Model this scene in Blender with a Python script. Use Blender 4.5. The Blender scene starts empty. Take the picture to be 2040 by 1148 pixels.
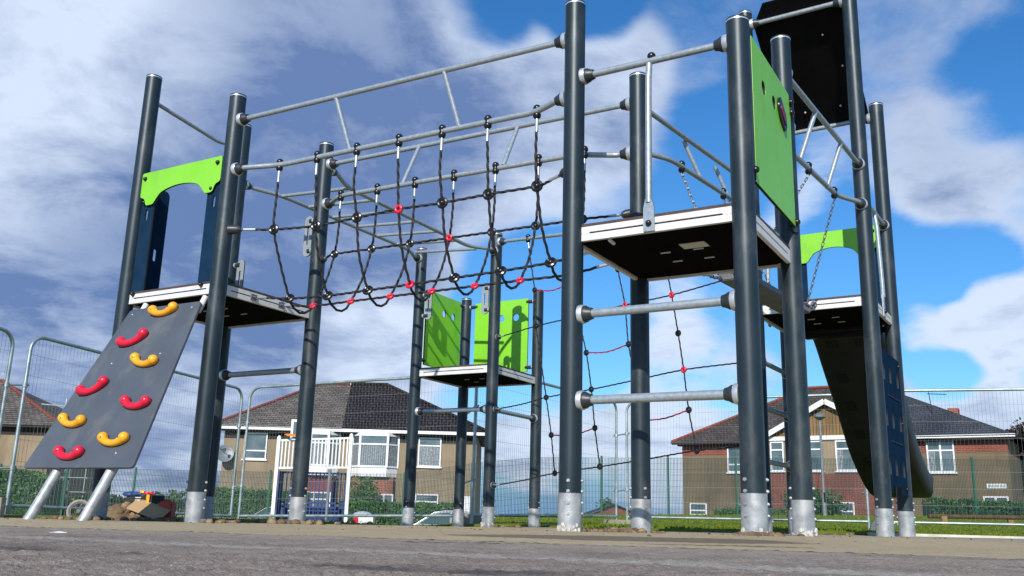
import bpy, bmesh, math, random
from math import sin, cos, pi, radians, hypot, sqrt, exp
from mathutils import Vector as V, Matrix as MX, noise as NZ
random.seed(7)
S = bpy.context.scene
COL = S.collection
R = random.uniform

# ------------------------------------------------------------------ materials
def _n(nt, t, **kw):
    n = nt.nodes.new(t)
    for k, v in kw.items():
        setattr(n, k, v)
    return n
def mat(name, c1, c2=None, rough=0.5, metal=0.0, scale=8.0, bump=0.0, bscale=60.0, spec=0.5, coat=0.0, rvar=0.0, detail=5, sq=(0.35, 0.65), wear=None):
    m = bpy.data.materials.new(name); m.use_nodes = True
    nt = m.node_tree; b = nt.nodes['Principled BSDF']; L = nt.links.new
    b.inputs['Roughness'].default_value = rough; b.inputs['Metallic'].default_value = metal
    b.inputs['Specular IOR Level'].default_value = spec; b.inputs['Coat Weight'].default_value = coat
    b.inputs['Base Color'].default_value = (*c1, 1)
    tc = _n(nt, 'ShaderNodeTexCoord')
    if c2 is not None:
        nz = _n(nt, 'ShaderNodeTexNoise'); nz.inputs['Scale'].default_value = scale; nz.inputs['Detail'].default_value = detail
        L(tc.outputs['Object'], nz.inputs['Vector'])
        mr = _n(nt, 'ShaderNodeMapRange'); mr.inputs[1].default_value = sq[0]; mr.inputs[2].default_value = sq[1]
        L(nz.outputs['Fac'], mr.inputs[0])
        mx = _n(nt, 'ShaderNodeMix', data_type='RGBA'); mx.inputs[6].default_value = (*c1, 1); mx.inputs[7].default_value = (*c2, 1)
        L(mr.outputs[0], mx.inputs[0]); L(mx.outputs[2], b.inputs['Base Color'])
        if rvar:
            r2 = _n(nt, 'ShaderNodeMapRange'); r2.inputs[3].default_value = rough - rvar; r2.inputs[4].default_value = rough + rvar
            L(nz.outputs['Fac'], r2.inputs[0]); L(r2.outputs[0], b.inputs['Roughness'])
    if wear is not None:       # sparse scuffs, dust and smears of their own shape
        wc, amt, wsc, stretch = wear
        mp = _n(nt, 'ShaderNodeMapping'); mp.inputs['Scale'].default_value = stretch; L(tc.outputs['Object'], mp.inputs[0])
        wn = _n(nt, 'ShaderNodeTexNoise'); wn.inputs['Scale'].default_value = wsc; wn.inputs['Detail'].default_value = 9; wn.inputs['Roughness'].default_value = .68; L(mp.outputs[0], wn.inputs['Vector'])
        wm = _n(nt, 'ShaderNodeMapRange'); wm.inputs[1].default_value = .53; wm.inputs[2].default_value = .70; wm.inputs[4].default_value = amt; L(wn.outputs['Fac'], wm.inputs[0])
        wx = _n(nt, 'ShaderNodeMix', data_type='RGBA'); wx.inputs[7].default_value = (*wc, 1); L(wm.outputs[0], wx.inputs[0])
        if b.inputs['Base Color'].links: L(b.inputs['Base Color'].links[0].from_socket, wx.inputs[6])
        else: wx.inputs[6].default_value = (*c1, 1)
        L(wx.outputs[2], b.inputs['Base Color'])
        rm = _n(nt, 'ShaderNodeMath', operation='MULTIPLY_ADD'); rm.inputs[1].default_value = .35; rm.inputs[2].default_value = rough; L(wm.outputs[0], rm.inputs[0])
        if not rvar: L(rm.outputs[0], b.inputs['Roughness'])
    if bump:
        nb = _n(nt, 'ShaderNodeTexNoise'); nb.inputs['Scale'].default_value = bscale; nb.inputs['Detail'].default_value = 4
        L(tc.outputs['Object'], nb.inputs['Vector'])
        bp = _n(nt, 'ShaderNodeBump'); bp.inputs['Strength'].default_value = bump; bp.inputs['Distance'].default_value = 0.01
        L(nb.outputs['Fac'], bp.inputs['Height']); L(bp.outputs[0], b.inputs['Normal'])
    return m
def brickmat(name, c1, c2, mortar, bw, bh, ms=0.012, rough=0.8, bump=0.5, offset=0.5, roof=False):
    """courses laid out in object space: x along the wall, z up"""
    m = bpy.data.materials.new(name); m.use_nodes = True
    nt = m.node_tree; b = nt.nodes['Principled BSDF']; L = nt.links.new
    b.inputs['Roughness'].default_value = rough; b.inputs['Specular IOR Level'].default_value = 0.25
    tc = _n(nt, 'ShaderNodeTexCoord'); sx = _n(nt, 'ShaderNodeSeparateXYZ'); L(tc.outputs['Object'], sx.inputs[0])
    ad = _n(nt, 'ShaderNodeMath', operation='ADD'); L(sx.outputs[0], ad.inputs[0]); L(sx.outputs[1], ad.inputs[1])
    if roof: nt.links.remove(ad.inputs[1].links[0]); ad.inputs[1].default_value = 0.0
    cb = _n(nt, 'ShaderNodeCombineXYZ'); L(ad.outputs[0], cb.inputs[0]); L(sx.outputs[2], cb.inputs[1])
    br = _n(nt, 'ShaderNodeTexBrick'); br.inputs['Scale'].default_value = 1.0
    br.inputs['Brick Width'].default_value = bw; br.inputs['Row Height'].default_value = bh; br.inputs['Mortar Size'].default_value = ms
    br.offset = offset
    br.inputs['Color1'].default_value = (*c1, 1); br.inputs['Color2'].default_value = (*c2, 1); br.inputs['Mortar'].default_value = (*mortar, 1)
    L(cb.outputs[0], br.inputs['Vector'])
    nz = _n(nt, 'ShaderNodeTexNoise'); nz.inputs['Scale'].default_value = 0.9; nz.inputs['Detail'].default_value = 6; L(tc.outputs['Object'], nz.inputs['Vector'])
    mr = _n(nt, 'ShaderNodeMapRange'); mr.inputs[1].default_value = .3; mr.inputs[2].default_value = .7; mr.inputs[3].default_value = .7; mr.inputs[4].default_value = 1.25; L(nz.outputs['Fac'], mr.inputs[0])
    mx = _n(nt, 'ShaderNodeMix', data_type='RGBA', blend_type='MULTIPLY'); mx.inputs[0].default_value = 1
    L(br.outputs['Color'], mx.inputs[6]); L(mr.outputs[0], mx.inputs[7]); L(mx.outputs[2], b.inputs['Base Color'])
    bp = _n(nt, 'ShaderNodeBump'); bp.invert = True; bp.inputs['Strength'].default_value = bump; bp.inputs['Distance'].default_value = 0.03
    L(br.outputs['Fac'], bp.inputs['Height']); L(bp.outputs[0], b.inputs['Normal'])
    return m

M = {}
M['post'] = mat('anthracite_coat', (.015, .027, .035), (.020, .034, .043), .42, .3, 5, .05, 900, .5, rvar=.05, wear=((.16, .165, .16), .30, 5.0, (1, 1, .45)))
M['cap'] = mat('cap_black', (.018, .022, .026), None, .45)
M['capring'] = mat('cap_ring', (.62, .66, .70), None, .35, .6)
M['galv'] = mat('galvanised', (.30, .345, .375), (.38, .43, .465), .36, .4, 40, .04, 180, .5, rvar=.06)
M['sleeve'] = mat('galvanised_sleeve', (.27, .29, .305), (.43, .45, .46), .5, .35, 16, .15, 120, .5, rvar=.12, wear=((.50, .47, .42), .6, 9, (1, 1, .5)))
M['concrete_daub'] = mat('cement_daub', (.42, .40, .36), (.62, .60, .55), .9, 0, 30, .6, 90)
M['conn'] = mat('connector_dark', (.020, .026, .030), (.03, .037, .042), .42, 0, 20)
M['alu'] = mat('aluminium', (.60, .60, .595), (.68, .68, .67), .6, .05, 9, .03, 200, wear=((.40, .39, .36), .4, 8, (1, 1, 1)))
M['alu_dark'] = mat('groove', (.012, .012, .013), None, .8)
M['deck_top'] = mat('brown_board', (.055, .034, .026), (.08, .05, .04), .75, 0, 30, .3, 400)
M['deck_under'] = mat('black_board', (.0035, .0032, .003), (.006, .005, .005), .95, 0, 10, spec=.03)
M['green'] = mat('lime_panel', (.20, .56, .026), (.225, .60, .032), .40, 0, 3, .05, 700, wear=((.10, .27, .025), .35, 3.5, (1, 1, .6)))
M['edge'] = mat('panel_core', (.012, .013, .013), None, .7)
M['navy'] = mat('navy_panel', (.008, .026, .056), (.011, .034, .068), .85, 0, 8, .05, 700, spec=.0)
M['lens'] = mat('lens_red', (.16, .012, .03), (.09, .008, .02), .4, 0, 20)
M['black'] = mat('black_plastic', (.008, .008, .009), None, .28, spec=.55)
M['blackrope'] = mat('black_rope', (.010, .010, .011), (.018, .018, .02), .75, 0, 80)
M['redrope'] = mat('red_rope', (.40, .012, .04), (.30, .010, .03), .7, 0, 80)
M['red'] = mat('red_plastic', (.70, .012, .045), (.62, .010, .04), .3, 0, 12)
M['yellow'] = mat('yellow_plastic', (.86, .40, .018), (.80, .34, .012), .34, 0, 12)
M['ferrule'] = mat('ferrule', (.52, .54, .56), None, .35, .6)
M['board'] = mat('grey_board', (.066, .080, .101), (.082, .097, .118), .55, 0, 3, .06, 600, spec=.35, wear=((.16, .16, .155), .45, 5, (1, 1, .5)))
M['slide'] = mat('slide_plastic', (.020, .020, .0215), (.027, .027, .029), .5, 0, 4, .08, 300, spec=.25)
M['slide_shade'] = mat('slide_recess_shade', (.003, .003, .003), None, .8)  # near-black colour stands in for the shade inside recesses
M['roofblk'] = mat('black_roof', (.004, .004, .0045), (.006, .006, .0065), .7, 0, 6, spec=.1)
M['chain'] = mat('chain_steel', (.13, .14, .15), (.20, .215, .23), .45, .4, 60)
M['plank'] = mat('grey_plank', (.10, .11, .118), (.14, .15, .158), .55, 0, 10, .1, 200)
M['sticker'] = mat('pale_plate', (.55, .55, .52), None, .6)
M['fence'] = mat('fence_tube', (.30, .36, .36), (.46, .52, .51), .45, .7, 10, .1, 120, rvar=.1)
M['wire'] = mat('fence_wire', (.20, .235, .22), None, .6, .3)
M['gfence'] = mat('green_fence', (.006, .075, .05), (.009, .095, .06), .5, 0, 3)
M['gmesh'] = mat('green_mesh', (.008, .034, .034), None, .6)
M['white'] = mat('white_paint', (.78, .78, .76), (.70, .71, .70), .45, 0, 4)
M['upvc'] = mat('upvc', (.80, .81, .82), None, .4)
M['glass'] = mat('glass', (.05, .075, .085), (.13, .17, .19), .06, 0, 1.4, spec=.9)
M['curtain'] = mat('curtain', (.16, .18, .19), (.34, .36, .37), .8, 0, 14, detail=1)
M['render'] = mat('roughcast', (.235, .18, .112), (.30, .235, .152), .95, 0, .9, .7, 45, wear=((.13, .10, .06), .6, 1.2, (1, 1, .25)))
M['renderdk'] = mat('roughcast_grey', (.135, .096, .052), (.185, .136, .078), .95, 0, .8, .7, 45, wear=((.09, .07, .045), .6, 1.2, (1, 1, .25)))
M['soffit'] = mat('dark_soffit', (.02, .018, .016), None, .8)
M['clad'] = brickmat('timber_clad', (.17, .105, .040), (.22, .135, .055), (.05, .03, .015), .14, 6.0, .012, .7, .5, 0)
M['brick'] = brickmat('red_brick', (.33, .068, .036), (.26, .050, .028), (.30, .24, .19), .225, .075, .010)
M['brick2'] = brickmat('dark_red_brick', (.26, .050, .030), (.20, .040, .026), (.22, .15, .12), .225, .075, .010)
M['brickw'] = brickmat('wine_brick', (.26, .045, .045), (.21, .035, .038), (.16, .09, .09), .225, .075, .010)
M['slate'] = brickmat('old_slate', (.10, .085, .075), (.165, .145, .125), (.025, .022, .02), .26, .105, .012, .8, .9, roof=True)
M['tile'] = brickmat('dark_tile', (.030, .023, .025), (.042, .033, .034), (.006, .005, .005), .26, .145, .026, .6, 1.0, roof=True)
M['slate2'] = brickmat('brown_slate', (.060, .048, .046), (.10, .082, .074), (.018, .015, .014), .26, .105, .012, .8, .9, roof=True)
M['slate3'] = brickmat('grey_slate', (.042, .046, .056), (.056, .060, .070), (.015, .015, .018), .26, .105, .010, .6, .7, roof=True)
M['ridge'] = mat('red_ridge', (.24, .05, .03), (.15, .035, .025), .8, 0, 4)
M['blue'] = mat('blue_bars', (.008, .028, .145), (.011, .038, .18), .4, 0, 5)
M['orange'] = mat('orange_hoop', (.85, .26, .02), None, .45)
M['leaf1'] = mat('leaf_mid', (.045, .135, .024), (.070, .185, .034), .6, 0, 3)
M['leaf2'] = mat('leaf_dark', (.020, .070, .018), (.032, .10, .026), .65, 0, 3)
M['leaf3'] = mat('leaf_light', (.085, .20, .03), (.12, .25, .04), .6, 0, 3)
M['leafp'] = mat('leaf_purple', (.022, .010, .013), (.035, .016, .02), .6, 0, 3)
M['bark'] = mat('bark', (.06, .045, .035), (.10, .08, .06), .9, 0, 12, .6, 40)
M['flower'] = mat('petals', (.8, .75, .76), None, .7)
M['soil'] = mat('soil', (.10, .062, .032), (.21, .14, .075), .95, 0, 14, .9, 70)
M['stone'] = mat('stone', (.17, .115, .06), (.29, .21, .125), .9, 0, 12, .6, 60)
M['stone2'] = mat('stone_grey', (.10, .088, .076), (.20, .18, .16), .9, 0, 30, .6, 90)
M['card'] = mat('cardboard', (.42, .28, .14), (.48, .33, .18), .85, 0, 6)
M['tarp'] = mat('blue_bag', (.02, .05, .14), (.03, .075, .2), .5, 0, 8, .8, 30)
M['redbox'] = mat('red_box', (.48, .06, .035), (.40, .04, .03), .5, 0, 5)
M['rubber'] = mat('tyre', (.012, .012, .012), (.03, .028, .026), .8, 0, 20)
M['rubberg'] = mat('tyre_grey', (.22, .21, .19), (.30, .28, .25), .8, 0, 20)
M['block'] = mat('concrete_block', (.25, .23, .18), (.38, .35, .28), .9, 0, 12, .6, 60)
M['carwhite'] = mat('car_white', (.38, .42, .46), None, .25, coat=.6)
M['cargreen'] = mat('car_dark', (.035, .06, .06), None, .25, coat=.6)
M['carglass'] = mat('car_glass', (.05, .09, .09), None, .05, spec=.9)
M['kerb'] = mat('kerb_concrete', (.46, .44, .38), (.60, .58, .52), .9, 0, 9, .4, 60)
M['wood'] = mat('timber_rail', (.06, .035, .018), (.10, .06, .03), .9, 0, 12, .4, 40)
M['stake'] = mat('timber_stake', (.20, .12, .045), (.28, .18, .07), .9, 0, 12, .4, 40)
M['paper'] = mat('paper', (.82, .83, .82), None, .8)
M['signw'] = mat('sign_plate', (.66, .72, .70), None, .5)
M['ink'] = mat('sign_ink', (.02, .03, .03), None, .6)
M['grey'] = mat('grey_paint', (.15, .175, .19), (.20, .23, .245), .5, .2, 5)
M['grass_blade'] = mat('grass_blade', (.10, .150, .010), (.150, .195, .014), .85, 0, .8, spec=.1)

# ------------------------------------------------------------------ mesh builder
class MB:
    def __init__(s): s.v = []; s.f = []; s.m = []
    def add(s, vs, fs, mi=0):
        o = len(s.v); s.v += [tuple(x) for x in vs]
        for f in fs: s.f.append(tuple(i + o for i in f)); s.m.append(mi)
        return s
    def box(s, c, h, ax=None, mi=0):
        c = V(c); ax = ax or (V((1, 0, 0)), V((0, 1, 0)), V((0, 0, 1)))
        X, Y, Z = (V(a) * k for a, k in zip(ax, h))
        vs = [c + X * i + Y * j + Z * k for k in (-1, 1) for j in (-1, 1) for i in (-1, 1)]
        return s.add(vs, [(0, 2, 3, 1), (4, 5, 7, 6), (0, 1, 5, 4), (2, 6, 7, 3), (0, 4, 6, 2), (1, 3, 7, 5)], mi)
    def bb(s, a, b, mi=0):
        a = V(a); b = V(b); return s.box((a + b) / 2, [abs(x) / 2 for x in (b - a)], None, mi)
    def tube(s, pts, r, n=10, caps=True, mi=0, twist=0.0, lobes=0):
        pts = [V(p) for p in pts]; N = len(pts)
        rs = r if isinstance(r, (list, tuple)) else [r] * N
        t0 = (pts[1] - pts[0]).normalized()
        up = V((0, 0, 1)) if abs(t0.z) < .9 else V((1, 0, 0))
        nrm = (up - t0 * up.dot(t0)).normalized(); vs = []
        for i, p in enumerate(pts):
            a = pts[max(i - 1, 0)]; b = pts[min(i + 1, N - 1)]
            t = (b - a)
            if t.length < 1e-9: t = t0.copy()
            t.normalize(); nrm = (nrm - t * nrm.dot(t)).normalized(); bi = t.cross(nrm)
            for k in range(n):
                an = 2 * pi * k / n + twist * i
                rr = rs[i] * (1.0 if not lobes else (1.14 if k % 2 == 0 else .84))
                vs.append(p + nrm * (cos(an) * rr) + bi * (sin(an) * rr))
        fs = []
        for i in range(N - 1):
            for k in range(n):
                a = i * n + k; b = i * n + (k + 1) % n
                fs.append((a, b, b + n, a + n))
        if caps: fs += [tuple(reversed(range(n))), tuple((N - 1) * n + k for k in range(n))]
        return s.add(vs, fs, mi)
    def cyl(s, a, b, r, r2=None, n=16, mi=0):
        return s.tube([a, b], [r, r if r2 is None else r2], n, True, mi)
    def sphere(s, c, r, n=12, rg=8, sc=(1, 1, 1), mi=0, ax=None):
        c = V(c); vs = []; fs = []
        ax = ax or (V((1, 0, 0)), V((0, 1, 0)), V((0, 0, 1)))
        def P(th, ph):
            d = (sin(th) * cos(ph) * sc[0], sin(th) * sin(ph) * sc[1], cos(th) * sc[2])
            return c + (ax[0] * d[0] + ax[1] * d[1] + ax[2] * d[2]) * r
        vs.append(P(0, 0))
        for i in range(1, rg):
            for k in range(n): vs.append(P(pi * i / rg, 2 * pi * k / n))
        vs.append(P(pi, 0)); e = len(vs) - 1
        for k in range(n):
            fs.append((0, 1 + k, 1 + (k + 1) % n)); fs.append((e, e - n + (k + 1) % n, e - n + k))
        for i in range(rg - 2):
            for k in range(n):
                a = 1 + i * n + k; b = 1 + i * n + (k + 1) % n; fs.append((a, a + n, b + n, b))
        return s.add(vs, fs, mi)
    def torus(s, c, axis, RR, r, n=18, m=8, mi=0, sx=1.0, dirx=None):
        c = V(c); z = V(axis).normalized()
        x = V(dirx) if dirx is not None else z.orthogonal()
        x = (x - z * x.dot(z)).normalized(); y = z.cross(x)
        vs = []; fs = []
        for i in range(n):
            a = 2 * pi * i / n
            for k in range(m):
                b = 2 * pi * k / m; rr = RR + r * cos(b)
                vs.append(c + x * (rr * cos(a) + (sx if cos(a) > 0 else -sx) * 0 + (sx - 1) * RR * cos(a)) + y * rr * sin(a) + z * r * sin(b))
        for i in range(n):
            for k in range(m):
                fs.append((i * m + k, ((i + 1) % n) * m + k, ((i + 1) % n) * m + (k + 1) % m, i * m + (k + 1) % m))
        return s.add(vs, fs, mi)
    def mesh(s, me, mx, mi=None):
        o = [mx @ v.co for v in me.vertices]; n0 = len(s.v); s.v += [tuple(x) for x in o]
        for p in me.polygons:
            s.f.append(tuple(i + n0 for i in p.vertices)); s.m.append(p.material_index if mi is None else mi)
        return s
    def chain(s, a, b, L=.036, r=.0036, w=.0105, sag=0.0, mi=0):
        a = V(a); b = V(b); n = max(2, int((b - a).length / (L * .8)))
        P = [a.lerp(b, i / n) - V((0, 0, sag * 4 * (i / n) * (1 - i / n))) for i in range(n + 1)]
        for i in range(n):
            t = (P[i + 1] - P[i]); ln = t.length; t.normalize(); c = (P[i] + P[i + 1]) / 2
            o = t.orthogonal().normalized()
            if i % 2: o = t.cross(o)
            ring = []
            hl = ln * .62 - w
            for k in range(10):
                an = 2 * pi * k / 10 + pi / 10
                ring.append(c + t * (cos(an) * w + (hl if cos(an) > 0 else -hl)) + o * (sin(an) * w))
            z = t.cross(o); vs = []; fs = []
            for k in range(10):
                q = ring[k]; dr = (q - c).normalized()
                for j in range(4):
                    an = 2 * pi * j / 4; vs.append(q + dr * cos(an) * r + z * sin(an) * r)
            for k in range(10):
                for j in range(4):
                    fs.append((k * 4 + j, ((k + 1) % 10) * 4 + j, ((k + 1) % 10) * 4 + (j + 1) % 4, k * 4 + (j + 1) % 4))
            s.add(vs, fs, mi)
        return s
    def build(s, name, mats, parent=None, sharp=38, bev=0, local=False, flat=False):
        me = bpy.data.meshes.new(name)
        off = V((0, 0, 0))
        if parent is not None and not local:
            r = parent
            while r.parent: r = r.parent
            off = V(r.location)
        me.from_pydata([(x[0] - off.x, x[1] - off.y, x[2] - off.z) for x in s.v], [], s.f)
        if not isinstance(mats, (list, tuple)): mats = [mats]
        for m in mats: me.materials.append(M[m] if isinstance(m, str) else m)
        me.polygons.foreach_set('material_index', s.m)
        bm = bmesh.new(); bm.from_mesh(me)
        bmesh.ops.recalc_face_normals(bm, faces=bm.faces)
        if bev:
            ed = [e for e in bm.edges if len(e.link_faces) == 2 and e.calc_face_angle(0) > radians(30)]
            bmesh.ops.bevel(bm, geom=ed, offset=bev, segments=2, affect='EDGES', clamp_overlap=True)
        bm.to_mesh(me); bm.free()
        if not flat:
            me.polygons.foreach_set('use_smooth', [True] * len(me.polygons))
            me.set_sharp_from_angle(angle=radians(sharp))
        o = bpy.data.objects.new(name, me); COL.objects.link(o)
        if parent is not None: o.parent = parent
        return o

def tag(o, label=None, cat=None, group=None, kind=None):
    if label: o['label'] = label
    if cat: o['category'] = cat
    if group: o['group'] = group
    if kind: o['kind'] = kind
    return o
def thing(name, label, cat, loc, rz=0, group=None):
    o = bpy.data.objects.new(name, None); COL.objects.link(o); o.empty_display_size = .2
    o.location = loc; o.rotation_euler = (0, 0, rz)
    return tag(o, label, cat, group)

def plate_mesh(outline, holes=(), th=.015, bev=.002):
    """flat plate with real holes, in its own xy plane, centred on z=0"""
    cu = bpy.data.curves.new('plate', 'CURVE'); cu.dimensions = '2D'; cu.fill_mode = 'BOTH'
    cu.extrude = th / 2 - bev; cu.bevel_depth = bev; cu.bevel_resolution = 1; cu.offset = -bev
    for ring in [outline] + list(holes):
        sp = cu.splines.new('POLY'); sp.points.add(len(ring) - 1)
        for p, q in zip(sp.points, ring): p.co = (q[0], q[1], 0, 1)
        sp.use_cyclic_u = True
    o = bpy.data.objects.new('plate', cu); COL.objects.link(o)
    dg = bpy.context.evaluated_depsgraph_get(); dg.update()
    me = bpy.data.meshes.new_from_object(o.evaluated_get(dg))
    bpy.data.objects.remove(o); bpy.data.curves.remove(cu)
    return me
def text_mesh(body, size, th=.004):
    cu = bpy.data.curves.new('t', 'FONT'); cu.body = body; cu.size = size; cu.extrude = th / 2; cu.align_x = 'CENTER'; cu.align_y = 'CENTER'
    o = bpy.data.objects.new('t', cu); COL.objects.link(o)
    dg = bpy.context.evaluated_depsgraph_get(); dg.update()
    me = bpy.data.meshes.new_from_object(o.evaluated_get(dg))
    bpy.data.objects.remove(o); bpy.data.curves.remove(cu)
    return me
def circle(x, y, r, n=24): return [(x + r * cos(2 * pi * i / n), y + r * sin(2 * pi * i / n)) for i in range(n)]
def rrect(x0, y0, x1, y1, r, n=5):
    out = []
    for cx, cy, a in ((x1 - r, y1 - r, 0), (x0 + r, y1 - r, 90), (x0 + r, y0 + r, 180), (x1 - r, y0 + r, 270)):
        for i in range(n + 1):
            t = radians(a + 90 * i / n); out.append((cx + r * cos(t), cy + r * sin(t)))
    return out
def roundpoly(pts, r, n=4):
    out = []; N = len(pts)
    for i in range(N):
        p = V((*pts[i][:2], 0)); a = V((*pts[i - 1][:2], 0)); b = V((*pts[(i + 1) % N][:2], 0))
        rr = pts[i][2] if len(pts[i]) > 2 else r
        k = min(rr, (a - p).length * .45, (b - p).length * .45)
        s = p + (a - p).normalized() * k; e = p + (b - p).normalized() * k
        for j in range(n + 1):
            t = j / n; q = s * (1 - t) ** 2 + p * 2 * t * (1 - t) + e * t * t; out.append((q.x, q.y))
    return out
def fillet(pts, r, n=5):
    pts = [V(p) for p in pts]; out = [pts[0]]
    for i in range(1, len(pts) - 1):
        p = pts[i]; a = pts[i - 1]; b = pts[i + 1]
        k = min(r, (a - p).length * .48, (b - p).length * .48)
        s = p + (a - p).normalized() * k; e = p + (b - p).normalized() * k
        for j in range(n + 1):
            t = j / n; out.append(s * (1 - t) ** 2 + p * 2 * t * (1 - t) + e * t * t)
    return out + [pts[-1]]
def catmull(pts, step=.012):
    pts = [V(p) for p in pts]; P = [pts[0] * 2 - pts[1]] + pts + [pts[-1] * 2 - pts[-2]]; out = []
    for i in range(1, len(P) - 2):
        n = max(2, int((P[i + 1] - P[i]).length / step))
        for j in range(n):
            t = j / n
            out.append(.5 * ((2 * P[i]) + (P[i + 1] - P[i - 1]) * t + (2 * P[i - 1] - 5 * P[i] + 4 * P[i + 1] - P[i + 2]) * t * t + (3 * P[i] - P[i - 1] - 3 * P[i + 1] + P[i + 2]) * t ** 3))
    return out + [pts[-1]]
def sstep(a, b, x):
    t = min(1, max(0, (x - a) / (b - a))); return t * t * (3 - 2 * t)

# ------------------------------------------------------------------ ground heights
def H(x, y):
    xc = max(-14, min(16, x)); base = .006 * xc - .008 * min(y, 40)
    if y <= 8.5: return base
    left = base - .014 * (min(y, 33) - 8.5)
    k = sstep(8.5, 33, y)
    right = base * (1 - k) + (.0215 * xc + .08) * k
    w = sstep(-.13, .02, x / y)
    z = left * (1 - w) + right * w
    if y > 34: z = z * (1 - sstep(34, 39, y)) - 1.25 * sstep(34, 39, y)
    return z

# ------------------------------------------------------------------ climbing frame layout (metres)
P = {'P1': (-2.970, 6.938), 'P2': (-2.103, 6.433), 'P3': (-2.465, 7.805), 'P4': (-1.598, 7.300),
     'P5': (.341, 5.068), 'P6': (1.196, 4.567), 'P7': (1.697, 5.421), 'P8': (.843, 5.923),
     'P9': (-1.042, 10.174), 'P10': (-.180, 9.681), 'P11': (-.549, 11.035), 'P12': (.313, 10.542),
     'P13': (2.041, 7.511), 'P14': (2.523, 8.273), 'P15': (2.803, 7.030), 'P16': (3.285, 7.791)}
TOP = {'P1': 3.436, 'P2': 3.051, 'P3': 3.406, 'P4': 3.039, 'P5': 3.081, 'P6': 2.708, 'P7': 3.082, 'P8': 3.051, 'P9': 2.974, 'P10': 3.027,
       'P11': 2.599, 'P12': 2.610, 'P13': 4.504, 'P14': 3.80, 'P15': 4.56, 'P16': 3.776}
BOLT = {'P1': (-60, 60), 'P2': (-84, 62), 'P3': (-80, 60), 'P4': (-84, 50), 'P5': (-9, 82), 'P6': (-38, 84), 'P7': (-78, 84), 'P8': (24, -84), 'P9': (-24, 80),
        'P10': (-72, 84), 'P11': (18, -80), 'P12': (-84, 58), 'P13': (-60, 80), 'P14': (-84, 60), 'P15': (-44, 82), 'P16': (-84, 84)}
def line(a, b):
    a = V((*P[a], 0)); b = V((*P[b], 0)); u = (b - a); L = u.length; u.normalize(); n = V((-u.y, u.x, 0)); return a, u, n, L
def pt(a, b, t, z, off=0):
    o, u, n, L = line(a, b); return o + u * t + n * off + V((0, 0, z))
def planeM(a, b, off=0):
    o, u, n, L = line(a, b)
    return MX(((u.x, 0, -n.x, o.x + n.x * off), (u.y, 0, -n.y, o.y + n.y * off), (0, 1, 0, 0), (0, 0, 0, 1)))   # plate x->u, y->z, z->-n

def make_post(name_key, parent):
    x, y = P[name_key]; g = H(x, y); zt = TOP[name_key]; r = .0615
    b = MB(); b.tube([(x, y, g + .19), (x, y, g + .6), (x, y, zt * .6), (x, y, zt - .012)], r, 32)
    po = b.build('post', 'post', parent)
    c = MB(); c.tube([(x, y, zt - .014), (x, y, zt - .006)], r + .0015, 32, True, 1)
    c.tube([(x, y, zt - .006), (x, y, zt + .004), (x, y, zt + .009)], [r + .002, r, r * .8], 32, True, 0)
    c.build('cap', ['cap', 'capring'], po)
    s = MB(); rs = r + .0028
    s.tube([(x, y, g - .12), (x, y, g + .1), (x, y, g + .2)], rs, 32)
    for an in BOLT[name_key]:
        base = math.atan2(-y, -x); th = base + radians(an)    # angle from the direction to the viewer, + = clockwise seen from above... right side of the post
        d = V((cos(th), sin(th), 0))
        for z in (.095, .15, .21, .265):
            q = V((x, y, g + z)) + d * (r - .002)
            s.cyl(q, q + d * .010, .0095, .0090, 12, 0); s.cyl(q + d * .010, q + d * .014, .0055, .0045, 6, 0)
    if name_key in ('P5', 'P6', 'P10', 'P7'):                      # cement splashes left on the sleeve foot
        for i in range(26):
            an = R(0, 2 * pi); z = R(0, .035) if name_key != 'P6' else R(0, .03)
            s.sphere((x + cos(an) * rs, y + sin(an) * rs, g + z), R(.006, .014), 6, 4, (1, 1, 1.2), 1)
    s.build('post_sleeve', ['sleeve', 'concrete_daub'], po)
    return po
def bracket(rail, p, d, size=1.0, mat_='conn'):
    """dark socket with a pale collar between a post and the end of a rail; p on the post axis"""
    d = V(d).normalized(); b = MB(); p = V(p)
    b.tube([p + d * .05, p + d * .074, p + d * .079], [.050 * size, .0495 * size, .046 * size], 20, True, 1)
    b.tube([p + d * .078, p + d * .090, p + d * .108 , p + d * .128], [.044 * size, .0435 * size, .034 * size, .029 * size], 20, True, 0)
    b.build('rail_bracket', [mat_, 'capring'], rail)
def rail(parent, name, pts, r=.019, ends=(1, 1), size=1.0, fr=.12):
    pts = [V(p) for p in pts]; path = list(pts)
    d0 = (pts[1] - pts[0]).normalized(); d1 = (pts[-2] - pts[-1]).normalized()
    path[0] = pts[0] + d0 * (.11 if ends[0] else 0); path[-1] = pts[-1] + d1 * (.11 if ends[1] else 0)
    b = MB(); b.tube(fillet(path, fr) if len(path) > 2 else path, r, 14)
    o = b.build(name, 'galv', parent)
    if ends[0]: bracket(o, pts[0], d0, size)
    if ends[1]: bracket(o, pts[-1], d1, size)
    return o
def ball(parent, p, r=.021):
    p = V(p); b = MB(); b.sphere(p + V((0, 0, .022)), .026, 14, 10); b.sphere(p - V((0, 0, .024)), .026, 14, 10); b.cyl(p + V((0, 0, .02)), p - V((0, 0, .02)), r, None, 14)
    b.build('rope_clamp', 'black', parent)
def strut(parent, a, b): 
    m = MB(); m.cyl(a, b, .0165, None, 12); return m.build('strut', 'galv', parent)
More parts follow.
